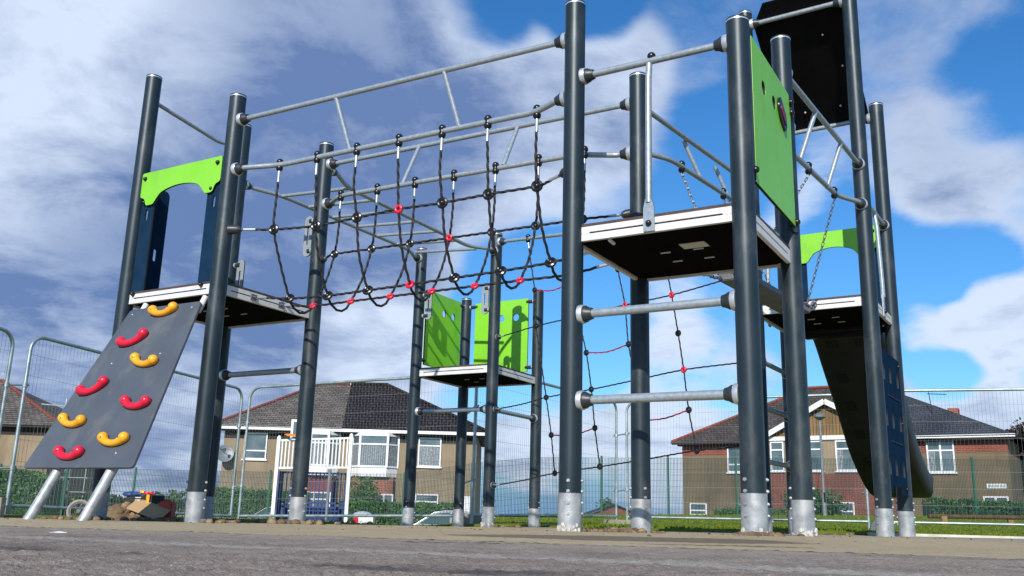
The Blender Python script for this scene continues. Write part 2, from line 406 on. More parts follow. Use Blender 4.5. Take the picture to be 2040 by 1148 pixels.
def deck(parent, c4, z0, z1, under=True):
    """c4: corner post keys in order front-left, front-right, back-right, back-left"""
    c = [V((*P[k], 0)) for k in c4]; ctr = sum(c, V()) / 4
    ins = lambda d: [q + (ctr - q).normalized() * d for q in c]
    def slab(z_0, z_1, d, cut):
        b = MB(); q = []
        for i in range(4):       # octagon: corners notched round the posts
            a, p, n = c[i - 1], c[i], c[(i + 1) % 4]
            q.append(p + (a - p).normalized() * cut); q.append(p + (n - p).normalized() * cut)
        q = [v + (ctr - v).normalized() * d for v in q]
        b.add([v + V((0, 0, z_0)) for v in q] + [v + V((0, 0, z_1)) for v in q], [tuple(reversed(range(8))), tuple(range(8, 16))] + [(i, (i + 1) % 8, 8 + (i + 1) % 8, 8 + i) for i in range(8)])
        return b
    top = slab(z1 - .002, z1 + .015, -.014, .05).build('deck', 'deck_top', parent)
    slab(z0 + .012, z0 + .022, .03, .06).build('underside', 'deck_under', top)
    for i in range(4):
        a, b_ = c[i], c[(i + 1) % 4]; u = (b_ - a); L = u.length; u.normalize(); n = V((u.y, -u.x, 0))   # outward
        m = MB(); h = z1 - z0; mid = (a + b_) / 2
        for zz, hh in ((z0 + h * .23, h * .23), (z1 - h * .19 - .003, h * .19)):
            m.box(mid + V((0, 0, zz)) , (L / 2 - .05, .012, hh), (u, n, V((0, 0, 1))), 0)
        m.box(mid + V((0, 0, z0 + h * .53)) - n * .006, (L / 2 - .052, .006, h * .07), (u, n, V((0, 0, 1))), 1)
        for s in (-1, 1): m.box(mid + u * s * (L / 2 - .085) + V((0, 0, z0 + h * .53)) + n * .002, (.024, .010, h * .055), (u, n, V((0, 0, 1))), 0)
        m.build('edge_beam', ['alu', 'alu_dark'], top)
    m = MB(); u = (c[1] - c[0]).normalized(); n = V((-u.y, u.x, 0))
    for k in (.45, .62): # cross clips under the deck
        for s in (-.1, .1):
            m = MB(); m.box(ctr + n * (k - .5) * 1.2 + u * s + V((0, 0, z0 + .009)), (.030, .005, .003), (u, n, V((0, 0, 1))), 0); m.build('clip', 'alu', top)
    return top
def panel(parent, a, b, name, mats, outline, holes=(), off=0, th=.019):
    me = plate_mesh(outline, holes, th); m = MB(); m.mesh(me, planeM(a, b, off))
    bpy.data.meshes.remove(me)
    for i, f in enumerate(m.f):       # black core shows along every cut edge
        p = [V(m.v[k]) for k in f]; nn = (p[1] - p[0]).cross(p[2] - p[0])
        if nn.length > 1e-12:
            o, u, n, L = line(a, b)
            m.m[i] = 0 if abs(nn.normalized().dot(n)) > .35 else 1
    return m.build(name, mats, parent, sharp=25)
def knob(parent, p, d, r=.017):
    p = V(p); d = V(d).normalized(); m = MB(); m.cyl(p - d * .03, p + d * .004, r * 1.05, None, 14); m.sphere(p + d * .004, r, 12, 8)
    m.build('bolt_cover', 'black', parent)
def grip(parent, a, b, t, z0, z1, off, w=.085):
    o = panel(parent, a, b, 'hand_grip', ['grip', 'edge'], rrect(t - w / 2, z0, t + w / 2, z1, .04), [rrect(t - .010, z0 + .10, t + .010, z1 - .10, .0095)], off, .014)
    return o
M['grip'] = mat('grey_grip', (.24, .265, .285), (.28, .305, .32), .5, 0, 6)
def arch(parent, a, b, off, t0=.055, t1=.935, zt=2.58, zs=1.54, dz=0):
    zt += dz; zs += dz; w = t1 - t0
    pts = [(t0, zt), (t0, zt - .20), (t0 + .05, zt - .215), (t0 + .075, zt - .275), (t0 + .155, zt - .275), (t0 + .185, zt - .235, .03)]
    for i in range(1, 12): 
        k = i / 12; pts.append((t0 + .185 + (w - .37) * k, zt - .215 + .062 * (1 - (2 * k - 1) ** 2) ** .8))
    pts += [(t1 - .185, zt - .235, .03), (t1 - .155, zt - .275), (t1 - .075, zt - .275), (t1 - .05, zt - .215), (t1, zt - .20), (t1, zt)]
    o = panel(parent, a, b, 'arch_panel', ['green', 'edge'], roundpoly(pts, .02), (), off)
    o_, u, n, L = line(a, b)
    for t, z in ((t0 + .04, zt - .05), (t1 - .04, zt - .05)): knob(o, pt(a, b, t, z, off - .01), -n)
    for t0_, t1_ in ((t0 - .005, t0 + .145), (t1 - .145, t1 + .005)):
        tc = (t0_ + t1_) / 2
        s = panel(parent, a, b, 'side_panel', ['navy', 'edge'], roundpoly([(t0_, zs), (t1_, zs), (t1_, zt - .2), (t0_, zt - .2)], .02), [rrect(tc - .016, zt - .39, tc + .016, zt - .30, .015)], off + .021, .017)
        for z in (zt - .245, zs + .06): knob(s, pt(a, b, tc - .02, z, off - .002), -n, .015)
    return o

# ------------------------------------------------------------------ tower with the arch (beside the climbing board)
T1 = thing('climbing_tower', 'climbing tower with a green arch and navy side panels above the grey climbing board', 'climbing tower', (*V((-2.28, 7.12)), H(-2.28, 7.12)))
for k in ('P1', 'P2', 'P3', 'P4'): make_post(k, T1)
deck(T1, ('P1', 'P2', 'P4', 'P3'), 1.528, 1.605)
arch(T1, 'P1', 'P2', -.02)
for tt in (.21, .80):
    s = panel(T1, 'P1', 'P3', 'side_panel', ['navy', 'edge'], roundpoly([(tt - .075, 1.60), (tt + .075, 1.60), (tt + .075, 2.53), (tt - .075, 2.53)], .05), [rrect(tt - .016, 1.93, tt + .016, 2.03, .015)], 0, .017)
rail(T1, 'bent_rail', [pt('P1', 'P3', 0, 3.235), pt('P1', 'P3', .735, 3.148, .0), pt('P1', 'P3', .83, 3.172), pt('P1', 'P3', .991, 3.19)], .0165, ends=(0, 0), fr=.05)
rail(T1, 'rung', [pt('P3', 'P4', 0, 1.125), pt('P3', 'P4', 1.003, 1.125)], .024)
for a, z0, z1, t in (('P3', 1.80, 2.13, .13), ('P4', 2.07, 2.42, .88)):
    g = grip(T1, 'P3', 'P4', t, z0, z1, 0)
    for z in (z0 + .045, z1 - .045): 
        m = MB(); m.cyl(pt('P3', 'P4', .05 if t < .5 else .95, z), pt('P3', 'P4', t - .01 if t < .5 else t + .01, z), .021, None, 14); m.cyl(pt('P3', 'P4', .06 if t < .5 else .94, z), pt('P3', 'P4', .075 if t < .5 else .925, z), .026, None, 14, 1); m.build('grip_mount', ['conn', 'capring'], g)

# ------------------------------------------------------------------ tower closest to the viewer
T2 = thing('climbing_tower', 'nearest climbing tower, with two ladder rungs below its deck and one tall green panel', 'climbing tower', (1.02, 5.25, H(1.02, 5.25)))
for k in ('P5', 'P6', 'P7', 'P8'): make_post(k, T2)
d2 = deck(T2, ('P5', 'P6', 'P7', 'P8'), 1.560, 1.645)
o, u, n, L = line('P5', 'P6')
m = MB(); m.box(pt('P5', 'P6', .60, 1.567, .35), (.075, .05, .002), (u, n, V((0, 0, 1)))); m.build('type_plate', 'sticker', d2)
m = MB(); m.tube([pt('P5', 'P6', .22, 1.556, .02), pt('P5', 'P6', .22, 1.552, .08)], .011, 10); m.build('drain_spout', 'alu', d2)
for z in (1.137, .657): rail(T2, 'rung', [pt('P5', 'P6', 0, z), pt('P5', 'P6', .991, z)], .0245, size=1.08)
r = rail(T2, 'top_rail', [pt('P5', 'P6', 0, 2.587), pt('P5', 'P6', .991, 2.587)], .0205)
m = MB(); m.sphere(pt('P5', 'P6', .49, 2.615), .025, 14, 10); m.build('rail_cap', 'black', r)
def grab_pole(parent, a, b, t, ztop, zdeck, off):
    m = MB(); pts = [pt(a, b, t, ztop, 0), pt(a, b, t, ztop - .12, off * .6), pt(a, b, t, zdeck + .2, off), pt(a, b, t, zdeck + .08, off)]
    m.tube(fillet(pts, .05), .0185, 14)
    o, u, n, L = line(a, b)
    q = [pt(a, b, t, zdeck + .10, off), pt(a, b, t, zdeck + .05, off), pt(a, b, t, zdeck - .085, off)]
    m.add([q[0] + u * s * .017 + n * e * .012 for s in (-1, 1) for e in (-1, 1)] + [q[1] + u * s * .031 + n * e * .006 for s in (-1, 1) for e in (-1, 1)] + [q[2] + u * s * .032 + n * e * .006 for s in (-1, 1) for e in (-1, 1)],
          [(0, 1, 3, 2), (0, 4, 5, 1), (2, 3, 7, 6), (0, 2, 6, 4), (1, 5, 7, 3), (4, 8, 9, 5), (6, 7, 11, 10), (4, 6, 10, 8), (5, 9, 11, 7), (8, 10, 11, 9)])
    g = m.build('grab_pole', 'galv', parent, sharp=30)
    m = MB(); m.sphere(q[2] + V((0, 0, .045)) + n * (-.008 if off < 0 else .008), .018, 14, 10); m.build('bolt_cover', 'black', g)
grab_pole(T2, 'P5', 'P6', .475, 2.57, 1.645, -.024)
gp = panel(T2, 'P6', 'P7', 'green_panel', ['green', 'edge'], roundpoly([(.07, 1.785), (.925, 1.785), (.925, 2.54), (.905, 2.56), (.905, 2.645), (.07, 2.645)], .012), [circle(.30, 2.425, .042), circle(.525, 2.43, .042)], -.045)
o, u, n, L = line('P6', 'P7')
me = plate_mesh(roundpoly([(.585, 2.45), (.63, 2.52), (.74, 2.45), (.775, 2.36), (.73, 2.32), (.63, 2.37)], .03), [], .02, .006); m = MB(); m.mesh(me, planeM('P6', 'P7', -.06)); m.build('viewer_frame', 'black', gp)
me = plate_mesh(roundpoly([(.62, 2.44), (.645, 2.475), (.72, 2.43), (.74, 2.37), (.72, 2.355), (.645, 2.40)], .02), [], .008, .002); m = MB(); m.mesh(me, planeM('P6', 'P7', -.072)); m.build('viewer_lens', 'lens', gp)
for t, z in ((.925, 2.60), (.925, 2.53), (.935, 1.815), (.035, 1.84)): knob(gp, pt('P6', 'P7', t, z, -.058), -n, .02)
for z in (1.80, 2.60):
    m = MB(); m.cyl(pt('P6', 'P7', .93, z - .03, -.05), pt('P6', 'P7', .96, z - .03, -.02), .02, None, 12); m.build('panel_mount', 'conn', gp)

# ------------------------------------------------------------------ low tower with two green panels
T3 = thing('climbing_tower', 'lowest climbing tower, two bright green panels with round holes above its pale-edged deck', 'climbing tower', (-.36, 10.36, H(-.36, 10.36)))
for k in ('P9', 'P10', 'P11', 'P12'): make_post(k, T3)
deck(T3, ('P9', 'P10', 'P12', 'P11'), 1.505, 1.583)
for a, b in (('P9', 'P11'), ('P11', 'P12')):
    o, u, n, L = line(a, b)
    g = panel(T3, a, b, 'green_panel', ['green', 'edge'], rrect(.135, 1.66, .865, 2.53, .01), [circle(.505, 2.315, .042), circle(.70, 2.315, .042)], 0)
    for t, z in ((.05, 2.49), (.95, 2.49), (.05, 1.71), (.95, 1.71)):
        m = MB(); s = 1 if t < .5 else -1
        m.cyl(pt(a, b, t, z), pt(a, b, t + s * .025, z), .026, None, 14, 1); m.cyl(pt(a, b, t + s * .02, z), pt(a, b, t + s * .10, z), .022, .02, 14); m.sphere(pt(a, b, t + s * .10, z), .02, 12, 8); m.build('panel_mount', ['conn', 'capring'], g)
rail(T3, 'rung', [pt('P9', 'P10', 0, 1.117), pt('P9', 'P10', .993, 1.117)], .024)
rail(T3, 'rung', [pt('P10', 'P12', 0, 1.112), pt('P10', 'P12', .993, 1.112)], .024)
for t, z0, z1 in ((.13, 2.14, 2.47), (.87, 2.14, 2.47)):
    g = grip(T3, 'P9', 'P10', t, z0, z1, 0)
    for z in (z0 + .045, z1 - .045):
        m = MB(); m.cyl(pt('P9', 'P10', .05 if t < .5 else .94, z), pt('P9', 'P10', t, z), .021, None, 14); m.cyl(pt('P9', 'P10', .06 if t < .5 else .93, z), pt('P9', 'P10', .075 if t < .5 else .915, z), .026, None, 14, 1); m.build('grip_mount', ['conn', 'capring'], g)

# ------------------------------------------------------------------ tall tower with a roof
T4 = thing('climbing_tower', 'tallest climbing tower with a black sloping roof and a deck above the dark slide', 'climbing tower', (2.66, 7.65, H(2.66, 7.65)))
for k in ('P13', 'P14', 'P15', 'P16'): make_post(k, T4)
deck(T4, ('P13', 'P15', 'P16', 'P14'), 1.712, 1.787)
L15 = line('P13', 'P15')[3]
rail(T4, 'roof_rail', [pt('P13', 'P15', 0, 4.38), pt('P13', 'P15', L15, 4.38)], .021)
rail(T4, 'roof_rail', [pt('P14', 'P16', 0, 3.655), pt('P14', 'P16', L15, 3.655)], .021)
# roof plate: plane through both rails, chamfered front corners
a = pt('P13', 'P15', 0, 4.405); u = line('P13', 'P15')[1]; dn = (pt('P14', 'P16', 0, 3.680) - a); dl = dn.length; dn.normalize()
nn = u.cross(dn).normalized()
mx = MX(((u.x, dn.x, nn.x, a.x), (u.y, dn.y, nn.y, a.y), (u.z, dn.z, nn.z, a.z), (0, 0, 0, 1)))
me = plate_mesh(roundpoly([(.065, .04), (.19, -.14), (L15 - .19, -.14), (L15 - .065, .04), (L15 - .065, dl + .05), (.065, dl + .05)], .012), [], .022, .003)
m = MB(); m.mesh(me, mx @ MX.Translation((0, 0, .012 if nn.z > 0 else -.012))); rf = m.build('roof', 'roofblk', T4)
for t, q in ((.3, .25), (.62, .25), (.3, .9), (.62, .9), (.2, .55), (.72, .55)):
    m = MB(); c = mx @ V((t, q * dl / 1.05, 0)); dz = nn if nn.z < 0 else -nn; m.sphere(c + dz * .003, .011, 10, 6); m.build('bolt_head', 'ferrule', rf)
arch(T4, 'P14', 'P16', -.01, .06, L15 - .06, 2.63, 1.66)
for z in (1.338, .955, .52): rail(T4, 'rung', [pt('P13', 'P14', 0, z), pt('P13', 'P14', .902, z)], .021)
rail(T4, 'top_rail', [pt('P15', 'P16', 0, 2.605), pt('P15', 'P16', L15, 2.605)], .0205)
grab_pole(T4, 'P15', 'P16', .45, 2.60, 1.787, -.024)
rail(T4, 'top_rail', [pt('P13', 'P14', 0, 2.605), pt('P13', 'P14', L15, 2.605)], .0205)
grab_pole(T4, 'P13', 'P14', .45, 2.60, 1.787, .024)
holes = []
for t, z in ((.42, 1.22), (.74, 1.22), (.42, .86), (.42, .49), (.74, .49), (.16, 1.22), (.16, .86), (.16, .49), (.74, .86)):
    holes.append(roundpoly([(t - .045, z - .07), (t + .045, z - .07), (t + .045, z + .02), (t + .02, z + .07), (t - .02, z + .07), (t - .045, z + .02)], .015))
pp = panel(T4, 'P15', 'P16', 'step_panel', ['navy', 'edge'], roundpoly([(.05, .27), (.20, .27), (.25, .34), (.62, .34), (.68, .27), (.86, .27), (.86, 1.39), (.05, 1.39)], .02), holes, -.03, .019)
o, u, n, L = line('P15', 'P16')
for z in (1.34, .86, .33): knob(pp, pt('P15', 'P16', .80, z, -.04), -n, .014)
for t0, z in ((.3, 1.04), (.3, .68)):
    m = MB(); m.box(pt('P15', 'P16', .52, z, -.042), (.24, .003, .004), (u, n, V((0, 0, 1)))); m.build('groove_strip', 'edge', pp)

# ------------------------------------------------------------------ climbing board with holds
o, A1, B1, L = line('P1', 'P2')
al = radians(65); Q0 = V((*P['P1'], 1.50)) - B1 * .07; vv = -B1 * cos(al) + V((0, 0, -sin(al))); nb = A1.cross(vv); nb = -nb if nb.dot(B1) > 0 else nb
W = lambda u_, v_, d=0: Q0 + A1 * u_ + vv * v_ + nb * d
CW = thing('climbing_wall', 'sloping grey climbing board with red and yellow holds leaning against the arch tower', 'climbing wall', W(.6, 1.75) * 1.0)
me = plate_mesh(roundpoly([(.215, .06), (.965, .06), (1.155, 1.37), (.045, 1.37)], .03), [], .02, .003)
mx = MX(((A1.x, vv.x, -nb.x, Q0.x), (A1.y, vv.y, -nb.y, Q0.y), (A1.z, vv.z, -nb.z, Q0.z), (0, 0, 0, 1)))
if mx.to_3x3().determinant() < 0: mx = MX(((A1.x, vv.x, nb.x, Q0.x), (A1.y, vv.y, nb.y, Q0.y), (A1.z, vv.z, nb.z, Q0.z), (0, 0, 0, 1)))
m = MB(); m.mesh(me, mx); m.build('board', 'board', CW)
for u_, v_ in ((.27, .11), (.90, .11), (.36, .55), (.83, .5), (.35, 1.27), (.93, 1.27)):
    m = MB(); m.sphere(W(u_, v_, .009), .008, 8, 6, (1, 1, 1)); m.build('screw', 'ferrule', CW)
for u_ in (.36, .90):
    m = MB(); m.tube([W(u_, 1.30, -.045), W(u_ - .01, 1.55, -.045), W(u_ - .03, 1.86, -.045)], .0335, 20); m.tube([W(u_ - .018, 1.63, -.045), W(u_ - .0184, 1.634, -.045)], .0345, 20); m.build('leg', 'sleeve', CW)
for u_ in (.30, .93):
    m = MB(); m.cyl(W(u_, -.01, -.03), W(u_, .12, -.03), .022, None, 14); m.build('hinge_bracket', 'alu', CW)
HOLDS = [('yellow', .625, .131, 2), ('red', .468, .370, 16), ('yellow', .724, .573, -9), ('red', .332, .768, 18), ('red', .877, .916, -3), ('yellow', .317, 1.037, -6), ('yellow', .858, 1.19, -1), ('red', .482, 1.284, -1)]
for c_, u_, v_, tl in HOLDS:
    ca, sa = cos(radians(tl)), sin(radians(tl)); pts = []; rs = []
    for i in range(15):
        k = -1 + 2 * i / 14; lx = k * .104; ly = .014 - .036 * abs(k) ** 2.6
        hx = lx * ca + ly * sa; hy = -lx * sa + ly * ca
        pts.append(W(u_ + hx, v_ + hy, .026 + .010 * abs(k) ** 2)); rs.append(.0225 + .013 * abs(k) ** 3)
    m = MB(); m.tube(pts, rs, 14)
    for e in (0, -1): m.sphere(pts[e], rs[e], 14, 10)
    hh = m.build('hand_hold', c_, CW)
    for e in (1, -2):
        m = MB(); q = pts[e] + nb * (rs[e] - .003); m.cyl(q, q + nb * .004, .0075, .0065, 10); m.build('bolt_recess_shade', 'edge', hh)  # small dark disc on the hold paints the shade of a bolt dimple

# ------------------------------------------------------------------ rope net bridge
o, A2, B2, LB = line('P2', 'P5')
BR = thing('net_bridge', 'hanging black rope net bridge with red clips slung between galvanised rails', 'rope bridge', (-.6, 6.3, H(-.6, 6.3)))
G = lambda t, w, z: V((*P['P2'], 0)) + A2 * t + B2 * w + V((0, 0, z))
z5 = 2.852
def ep(k, z): return V((*P[k], z))
for a, b in (('P2', 'P5'), ('P4', 'P8')): rail(BR, 'top_rail', [ep(a, z5), ep(b, z5)])
hf = rail(BR, 'hand_rail', [ep('P2', 2.455), G(.14, .0, 2.458), G(.40, .1, 2.472), G(2.50, .1, 2.474), G(2.66, .02, 2.474), ep('P5', 2.474)], fr=.1)
hb = rail(BR, 'hand_rail', [ep('P4', 2.50), G(.13, .985, 2.50), G(.36, .82, 2.474), G(2.42, .84, 2.476), G(2.66, .975, 2.48), ep('P8', 2.48)], fr=.1)
for t in (.959, 1.857): strut(BR, G(t, 0, z5 - .01), G(t + .07, .1, 2.485))
for t in (.98, 1.865): strut(BR, G(t, .99, z5 - .01), G(t - .02, .83, 2.485))
def knot(par, p, axis, c='black', r=.0275):
    m = MB()
    if c == 'red': m.torus(p, axis, r * .78, .0125, 20, 10); m.sphere(p, .008, 8, 6, mi=1)
    else: m.torus(p, axis, r, .0125, 18, 8); m.sphere(p, r * .72, 10, 8)
    m.build('knot', [c, 'blackrope'], par)
def ferr(par, a, d, l=.075, r=.0105):
    m = MB(); d = V(d).normalized(); m.cyl(V(a), V(a) + d * l, r, r * .95, 12); m.build('ferrule', 'ferrule', par)
def rope(par, pts, c='blackrope', r=.0090, name='rope'):
    m = MB(); m.tube(catmull(pts, .014), r, 6, True, 0, .42, 3); return m.build(name, c, par)
ft = [.387, .740, 1.093, 1.45, 1.796, 2.144, 2.497]; bt = [.365, .725, 1.08, 1.43, 1.785, 2.135, 2.49]
midz = [1.982, 1.975, 1.990, 1.998, 1.992, 1.998, 1.993]; lowz = [1.525, 1.513, 1.519, 1.526, 1.536, 1.545, 1.563]
for i in range(7):
    tf, tb = ft[i], bt[i]; tm = (tf + tb) / 2; w1 = (.10, .14, .15, .14, .14, .137, .12)[i]
    ball(hf, G(tf, .1, 2.473)); ball(hb, G(tb, .825, 2.475))
    q = [G(tf, .1, 2.36), G(tf, .095 + .02 * (i % 2), 2.2), G(tf, w1, midz[i]), G(tf, .20, 1.74), G(tm, .33, lowz[i]), G(tm, .38, lowz[i] - .055), G(tm, .455, lowz[i] - .082), G(tm, .53, lowz[i] - .058), G(tm, .59, 1.525 + .004 * i), G(tb, .72, 1.74), G(tb, .80, 1.985), G(tb, .825, 2.2), G(tb, .825, 2.36)]
    rp = rope(BR, q)
    for a in (G(tf, .1, 2.445), G(tb, .825, 2.445)): ferr(rp, a, (0, 0, -1), .105)
    tilt = V((A2.x * .15, A2.y * .15, 0)) - B2
    knot(rp, q[2], tilt, 'red' if i == 3 else 'black'); knot(rp, q[4], tilt + V((0, 0, .5)), 'red' if i == 3 else 'black')
    knot(rp, q[8], -tilt + V((0, 0, -.8)), 'red', .023); knot(rp, q[10], tilt, 'red' if i == 3 else 'black', .022)
def jit(z, k): return z + .006 * sin(k * 2.1)
ends = {'front_mid': ([G(.17, .01, 1.982)] + [G(ft[i], (.10, .14, .15, .14, .14, .137, .12)[i], midz[i]) for i in range(7)] + [G(2.70, .03, 2.0)]),
        'back_mid': ([G(.12, .97, 2.022)] + [G(bt[i], .80, 1.985) for i in range(7)] + [G(2.70, .96, 2.035)]),
        'front_low': ([G(.06, .33, 1.562)] + [G((ft[i] + bt[i]) / 2, .33, lowz[i]) for i in range(7)] + [G(2.78, .33, 1.60)]),
        'back_low': ([G(.06, .62, 1.562)] + [G((ft[i] + bt[i]) / 2, .59, 1.525 + .004 * i) for i in range(7)] + [G(2.78, .62, 1.60)])}
for k, q in ends.items():
    d0 = (q[1] - q[0]).normalized(); d1 = (q[-2] - q[-1]).normalized()
    rp = rope(BR, [q[0] + d0 * .05] + q[1:-1] + [q[-1] + d1 * .05])
    ferr(rp, q[0] + d0 * .01, d0, .09); ferr(rp, q[-1] + d1 * .01, d1, .09)
    for e, d in ((q[0], d0), (q[-1], d1)):
        m = MB()
        if 'mid' in k:
            m.tube([e - d * .10, e - d * .035, e - d * .01], [.036, .032, .02], 16, True, 1)
            m.torus(e + d * .0, (0, 0, 1), .012, .004, 10, 6, 0)
        else:
            m.box(e - d * .045, (.012, .028, .022), (d, V((-d.y, d.x, 0)).normalized(), V((0, 0, 1))), 0); m.torus(e - d * .018, (0, 0, 1), .015, .005, 12, 6, 0); m.torus(e - d * .003, V((-d.y, d.x, 0)), .012, .004, 10, 6, 0)
            m.sphere(e - d * .05 + V((0, 0, .0)), .022, 10, 6, (1, 1, 1), 0)
        m.build('rope_anchor', ['chain', 'conn'], rp)

# ------------------------------------------------------------------ monkey bars
MBR = thing('monkey_bars', 'overhead galvanised ladder of monkey bars running back to the low green tower', 'monkey bars', (-1.3, 8.7, H(-1.3, 8.7)))
o, A3, B3, L3 = line('P3', 'P9'); K = lambda t, w, z: V((*P['P3'], 0)) + A3 * t - B3 * w + V((0, 0, z))
wR = -((V((*P['P4'], 0)) - V((*P['P3'], 0))).dot(B3)); tR = (V((*P['P4'], 0)) - V((*P['P3'], 0))).dot(A3)
zm = 2.86
rail(MBR, 'side_rail', [ep('P3', 2.865), K(.16, .0, 2.865), K(.42, .10, zm), K(2.40, .10, zm), K(2.62, .0, 2.85), ep('P9', 2.85)], .0195)
rail(MBR, 'side_rail', [ep('P4', 2.83), K(.16 + tR, wR, 2.83), K(.40 + tR, wR - .10, 2.81), K(2.36 + tR, wR - .10, 2.79), K(2.62 + tR, wR, 2.82), ep('P10', 2.82)], .0195)
for i in range(7):
    t = .44 + .345 * i; m = MB(); m.cyl(K(t, .10, zm), K(t + tR * .5, wR - .10, 2.81 - .01 * t / 2.4), .0165, None, 12); m.build('rung', 'galv', MBR)

# ------------------------------------------------------------------ climbing net
CN = thing('climbing_net', 'flat slanting net of thin black ropes with short red cross ropes behind the ladder rungs', 'rope net', (.9, 8.6, H(.9, 8.6)))
N_ = lambda t, z: pt('P10', 'P13', t, z)
nr = rail(CN, 'top_rail', [ep('P10', 2.935), N_(3.105, 2.62)], .019)
ball(nr, N_(.47, 2.888)); ball(nr, N_(1.02, 2.83)); ball(nr, N_(1.60, 2.77)); ball(nr, N_(2.15, 2.715))
colm = [[(.47, 2.86), (.50, 2.70), (.579, 2.31), (.611, 1.925), (.70, 1.5), (.766, 1.185), (.841, .812), (.894, .446)],
        [(1.02, 2.80), (1.09, 2.32), (1.17, 1.955), (1.276, 1.582), (1.341, 1.223), (1.387, .856), (1.448, .499)],
        [(1.60, 2.74), (1.66, 2.35), (1.742, 1.989), (1.782, 1.611), (1.86, 1.27), (1.92, .90), (1.97, .555)],
        [(2.15, 2.69), (2.20, 2.36), (2.267, 2.009), (2.33, 1.65), (2.381, 1.318), (2.425, .965), (2.497, .616)]]
nrm = line('P10', 'P13')[2]
kn = {(0, 2.31): 'black'}
for c_ in colm:
    rp = rope(CN, [N_(*q) for q in c_], r=.0068); ferr(rp, N_(*c_[0]), N_(*c_[1]) - N_(*c_[0]), .085, .009)
    for i, q in enumerate(c_[1:]):
        if q in ((.50, 2.70), (.70, 1.5)): continue
        redk = (c_ is colm[3] and q[1] in (2.009, 1.318)) or (c_ is colm[2] and q[1] == 1.989)
        knot(rp, N_(*q), nrm, 'red' if redk else 'black', .018 if not redk else .022)
rows = [[(.10, 1.873), (.611, 1.925), (1.17, 1.955), (1.742, 1.989), (2.267, 2.009), (2.747, 2.055), (3.0, 2.075)],
        [(.10, 1.111), (.45, 1.14), (.766, 1.185), (1.341, 1.223), (1.86, 1.27), (2.381, 1.318), (2.894, 1.328), (3.0, 1.335)],
        [(.10, .335), (.50, .385), (.894, .446), (1.448, .499), (1.97, .555), (2.497, .616), (2.893, .637), (3.0, .645)]]
for q in rows:
    rp = rope(CN, [N_(*x) for x in q], r=.0068); ferr(rp, N_(*q[0]), N_(*q[1]) - N_(*q[0]), .06, .009)
    for e, s in ((q[0], 1), (q[-1], -1)):
        m = MB(); c = N_(*e); d = line('P10', 'P13')[1] * s; m.tube([c - d * .045, c - d * .038], .034, 16, True, 1); m.tube([c - d * .038, c - d * .015, c + d * .005], [.032, .028, .012], 16, True, 0); m.build('rope_anchor', ['conn', 'capring'], rp)
for q in ([(.579, 2.31), (.83, 2.27), (1.09, 2.32)], [(1.276, 1.582), (1.53, 1.565), (1.782, 1.611)], [(.841, .812), (1.11, .80), (1.387, .856)], [(1.92, .90), (2.17, .905), (2.425, .965)], [(1.66, 2.35), (1.93, 2.32), (2.20, 2.36)]):
    rope(CN, [N_(*x) for x in q], 'redrope', .0068)

# ------------------------------------------------------------------ chain bridge between the near and the tall tower
CB = thing('swing_beam_bridge', 'swinging beam hung on galvanised chains between strutted rails, leading to the roofed tower', 'chain bridge', (1.95, 6.5, H(1.95, 6.5)))
o, A4, B4, L4 = line('P7', 'P15'); D = lambda t, w, z: V((*P['P7'], 0)) + A4 * t + B4 * w + V((0, 0, z))
rail(CB, 'top_rail', [ep('P7', 2.866), ep('P15', 2.866)]); rail(CB, 'top_rail', [ep('P8', 2.84), ep('P13', 2.86)])
wl = (V((*P['P8'], 0)) - V((*P['P7'], 0))).dot(B4); tl = (V((*P['P8'], 0)) - V((*P['P7'], 0))).dot(A4)
hr = rail(CB, 'hand_rail', [ep('P7', 2.49), D(.14, .0, 2.49), D(.36, .09, 2.465), D(1.52, .09, 2.50), D(1.80, .0, 2.52), ep('P15', 2.53)], fr=.1)
hl = rail(CB, 'hand_rail', [ep('P8', 2.52), D(.14 + tl, wl, 2.52), D(.36 + tl, wl - .07, 2.54), D(1.55 + tl, wl - .10, 2.58), D(1.85 + tl, wl - .08, 2.58), ep('P13', 2.58)], fr=.1)
for t in (.725, 1.373): strut(CB, D(t, 0, 2.86), D(t - .12, .09, 2.475))
for t in (.765, 1.38): strut(CB, D(t + tl, wl, 2.845), D(t + .12 + tl, wl - .08, 2.565))
m = MB(); zb_ = lambda t: 1.635 + .018 * (t - .2)
m.box(D(1.03, .50, zb_(1.03)), (.69, .105, .024), ((A4 + V((0, 0, .018))).normalized(), B4, V((0, 0, 1)))); bm_ = m.build('beam', 'plank', CB, bev=.006)
for t in (.40, 1.66):
    m = MB(); m.box(D(t, .50, zb_(t) + .031), (.055, .112, .008), (A4, B4, V((0, 0, 1)))); m.build('end_plate', 'conn', bm_)
for (t, w, z), (tp, wp) in zip([(.80, .09, 2.48), (1.45, .09, 2.50)], ((.40, .40), (1.66, .40))):
    ball(hr, D(t, w, z)); m = MB(); m.chain(D(t, w, z - .05), D(tp, wp, zb_(tp) + .04), L=.038, r=.0038, w=.0100); m.build('chain', 'chain', CB)
for (t, w, z), (tp, wp) in zip([(.56 + tl, wl - .07, 2.55), (1.32 + tl, wl - .09, 2.575)], ((.40, .60), (1.66, .60))):
    ball(hl, D(t, w, z)); m = MB(); m.chain(D(t, w, z - .05), D(tp, wp, zb_(tp) + .04), L=.038, r=.0038, w=.0100); m.build('chain', 'chain', CB)
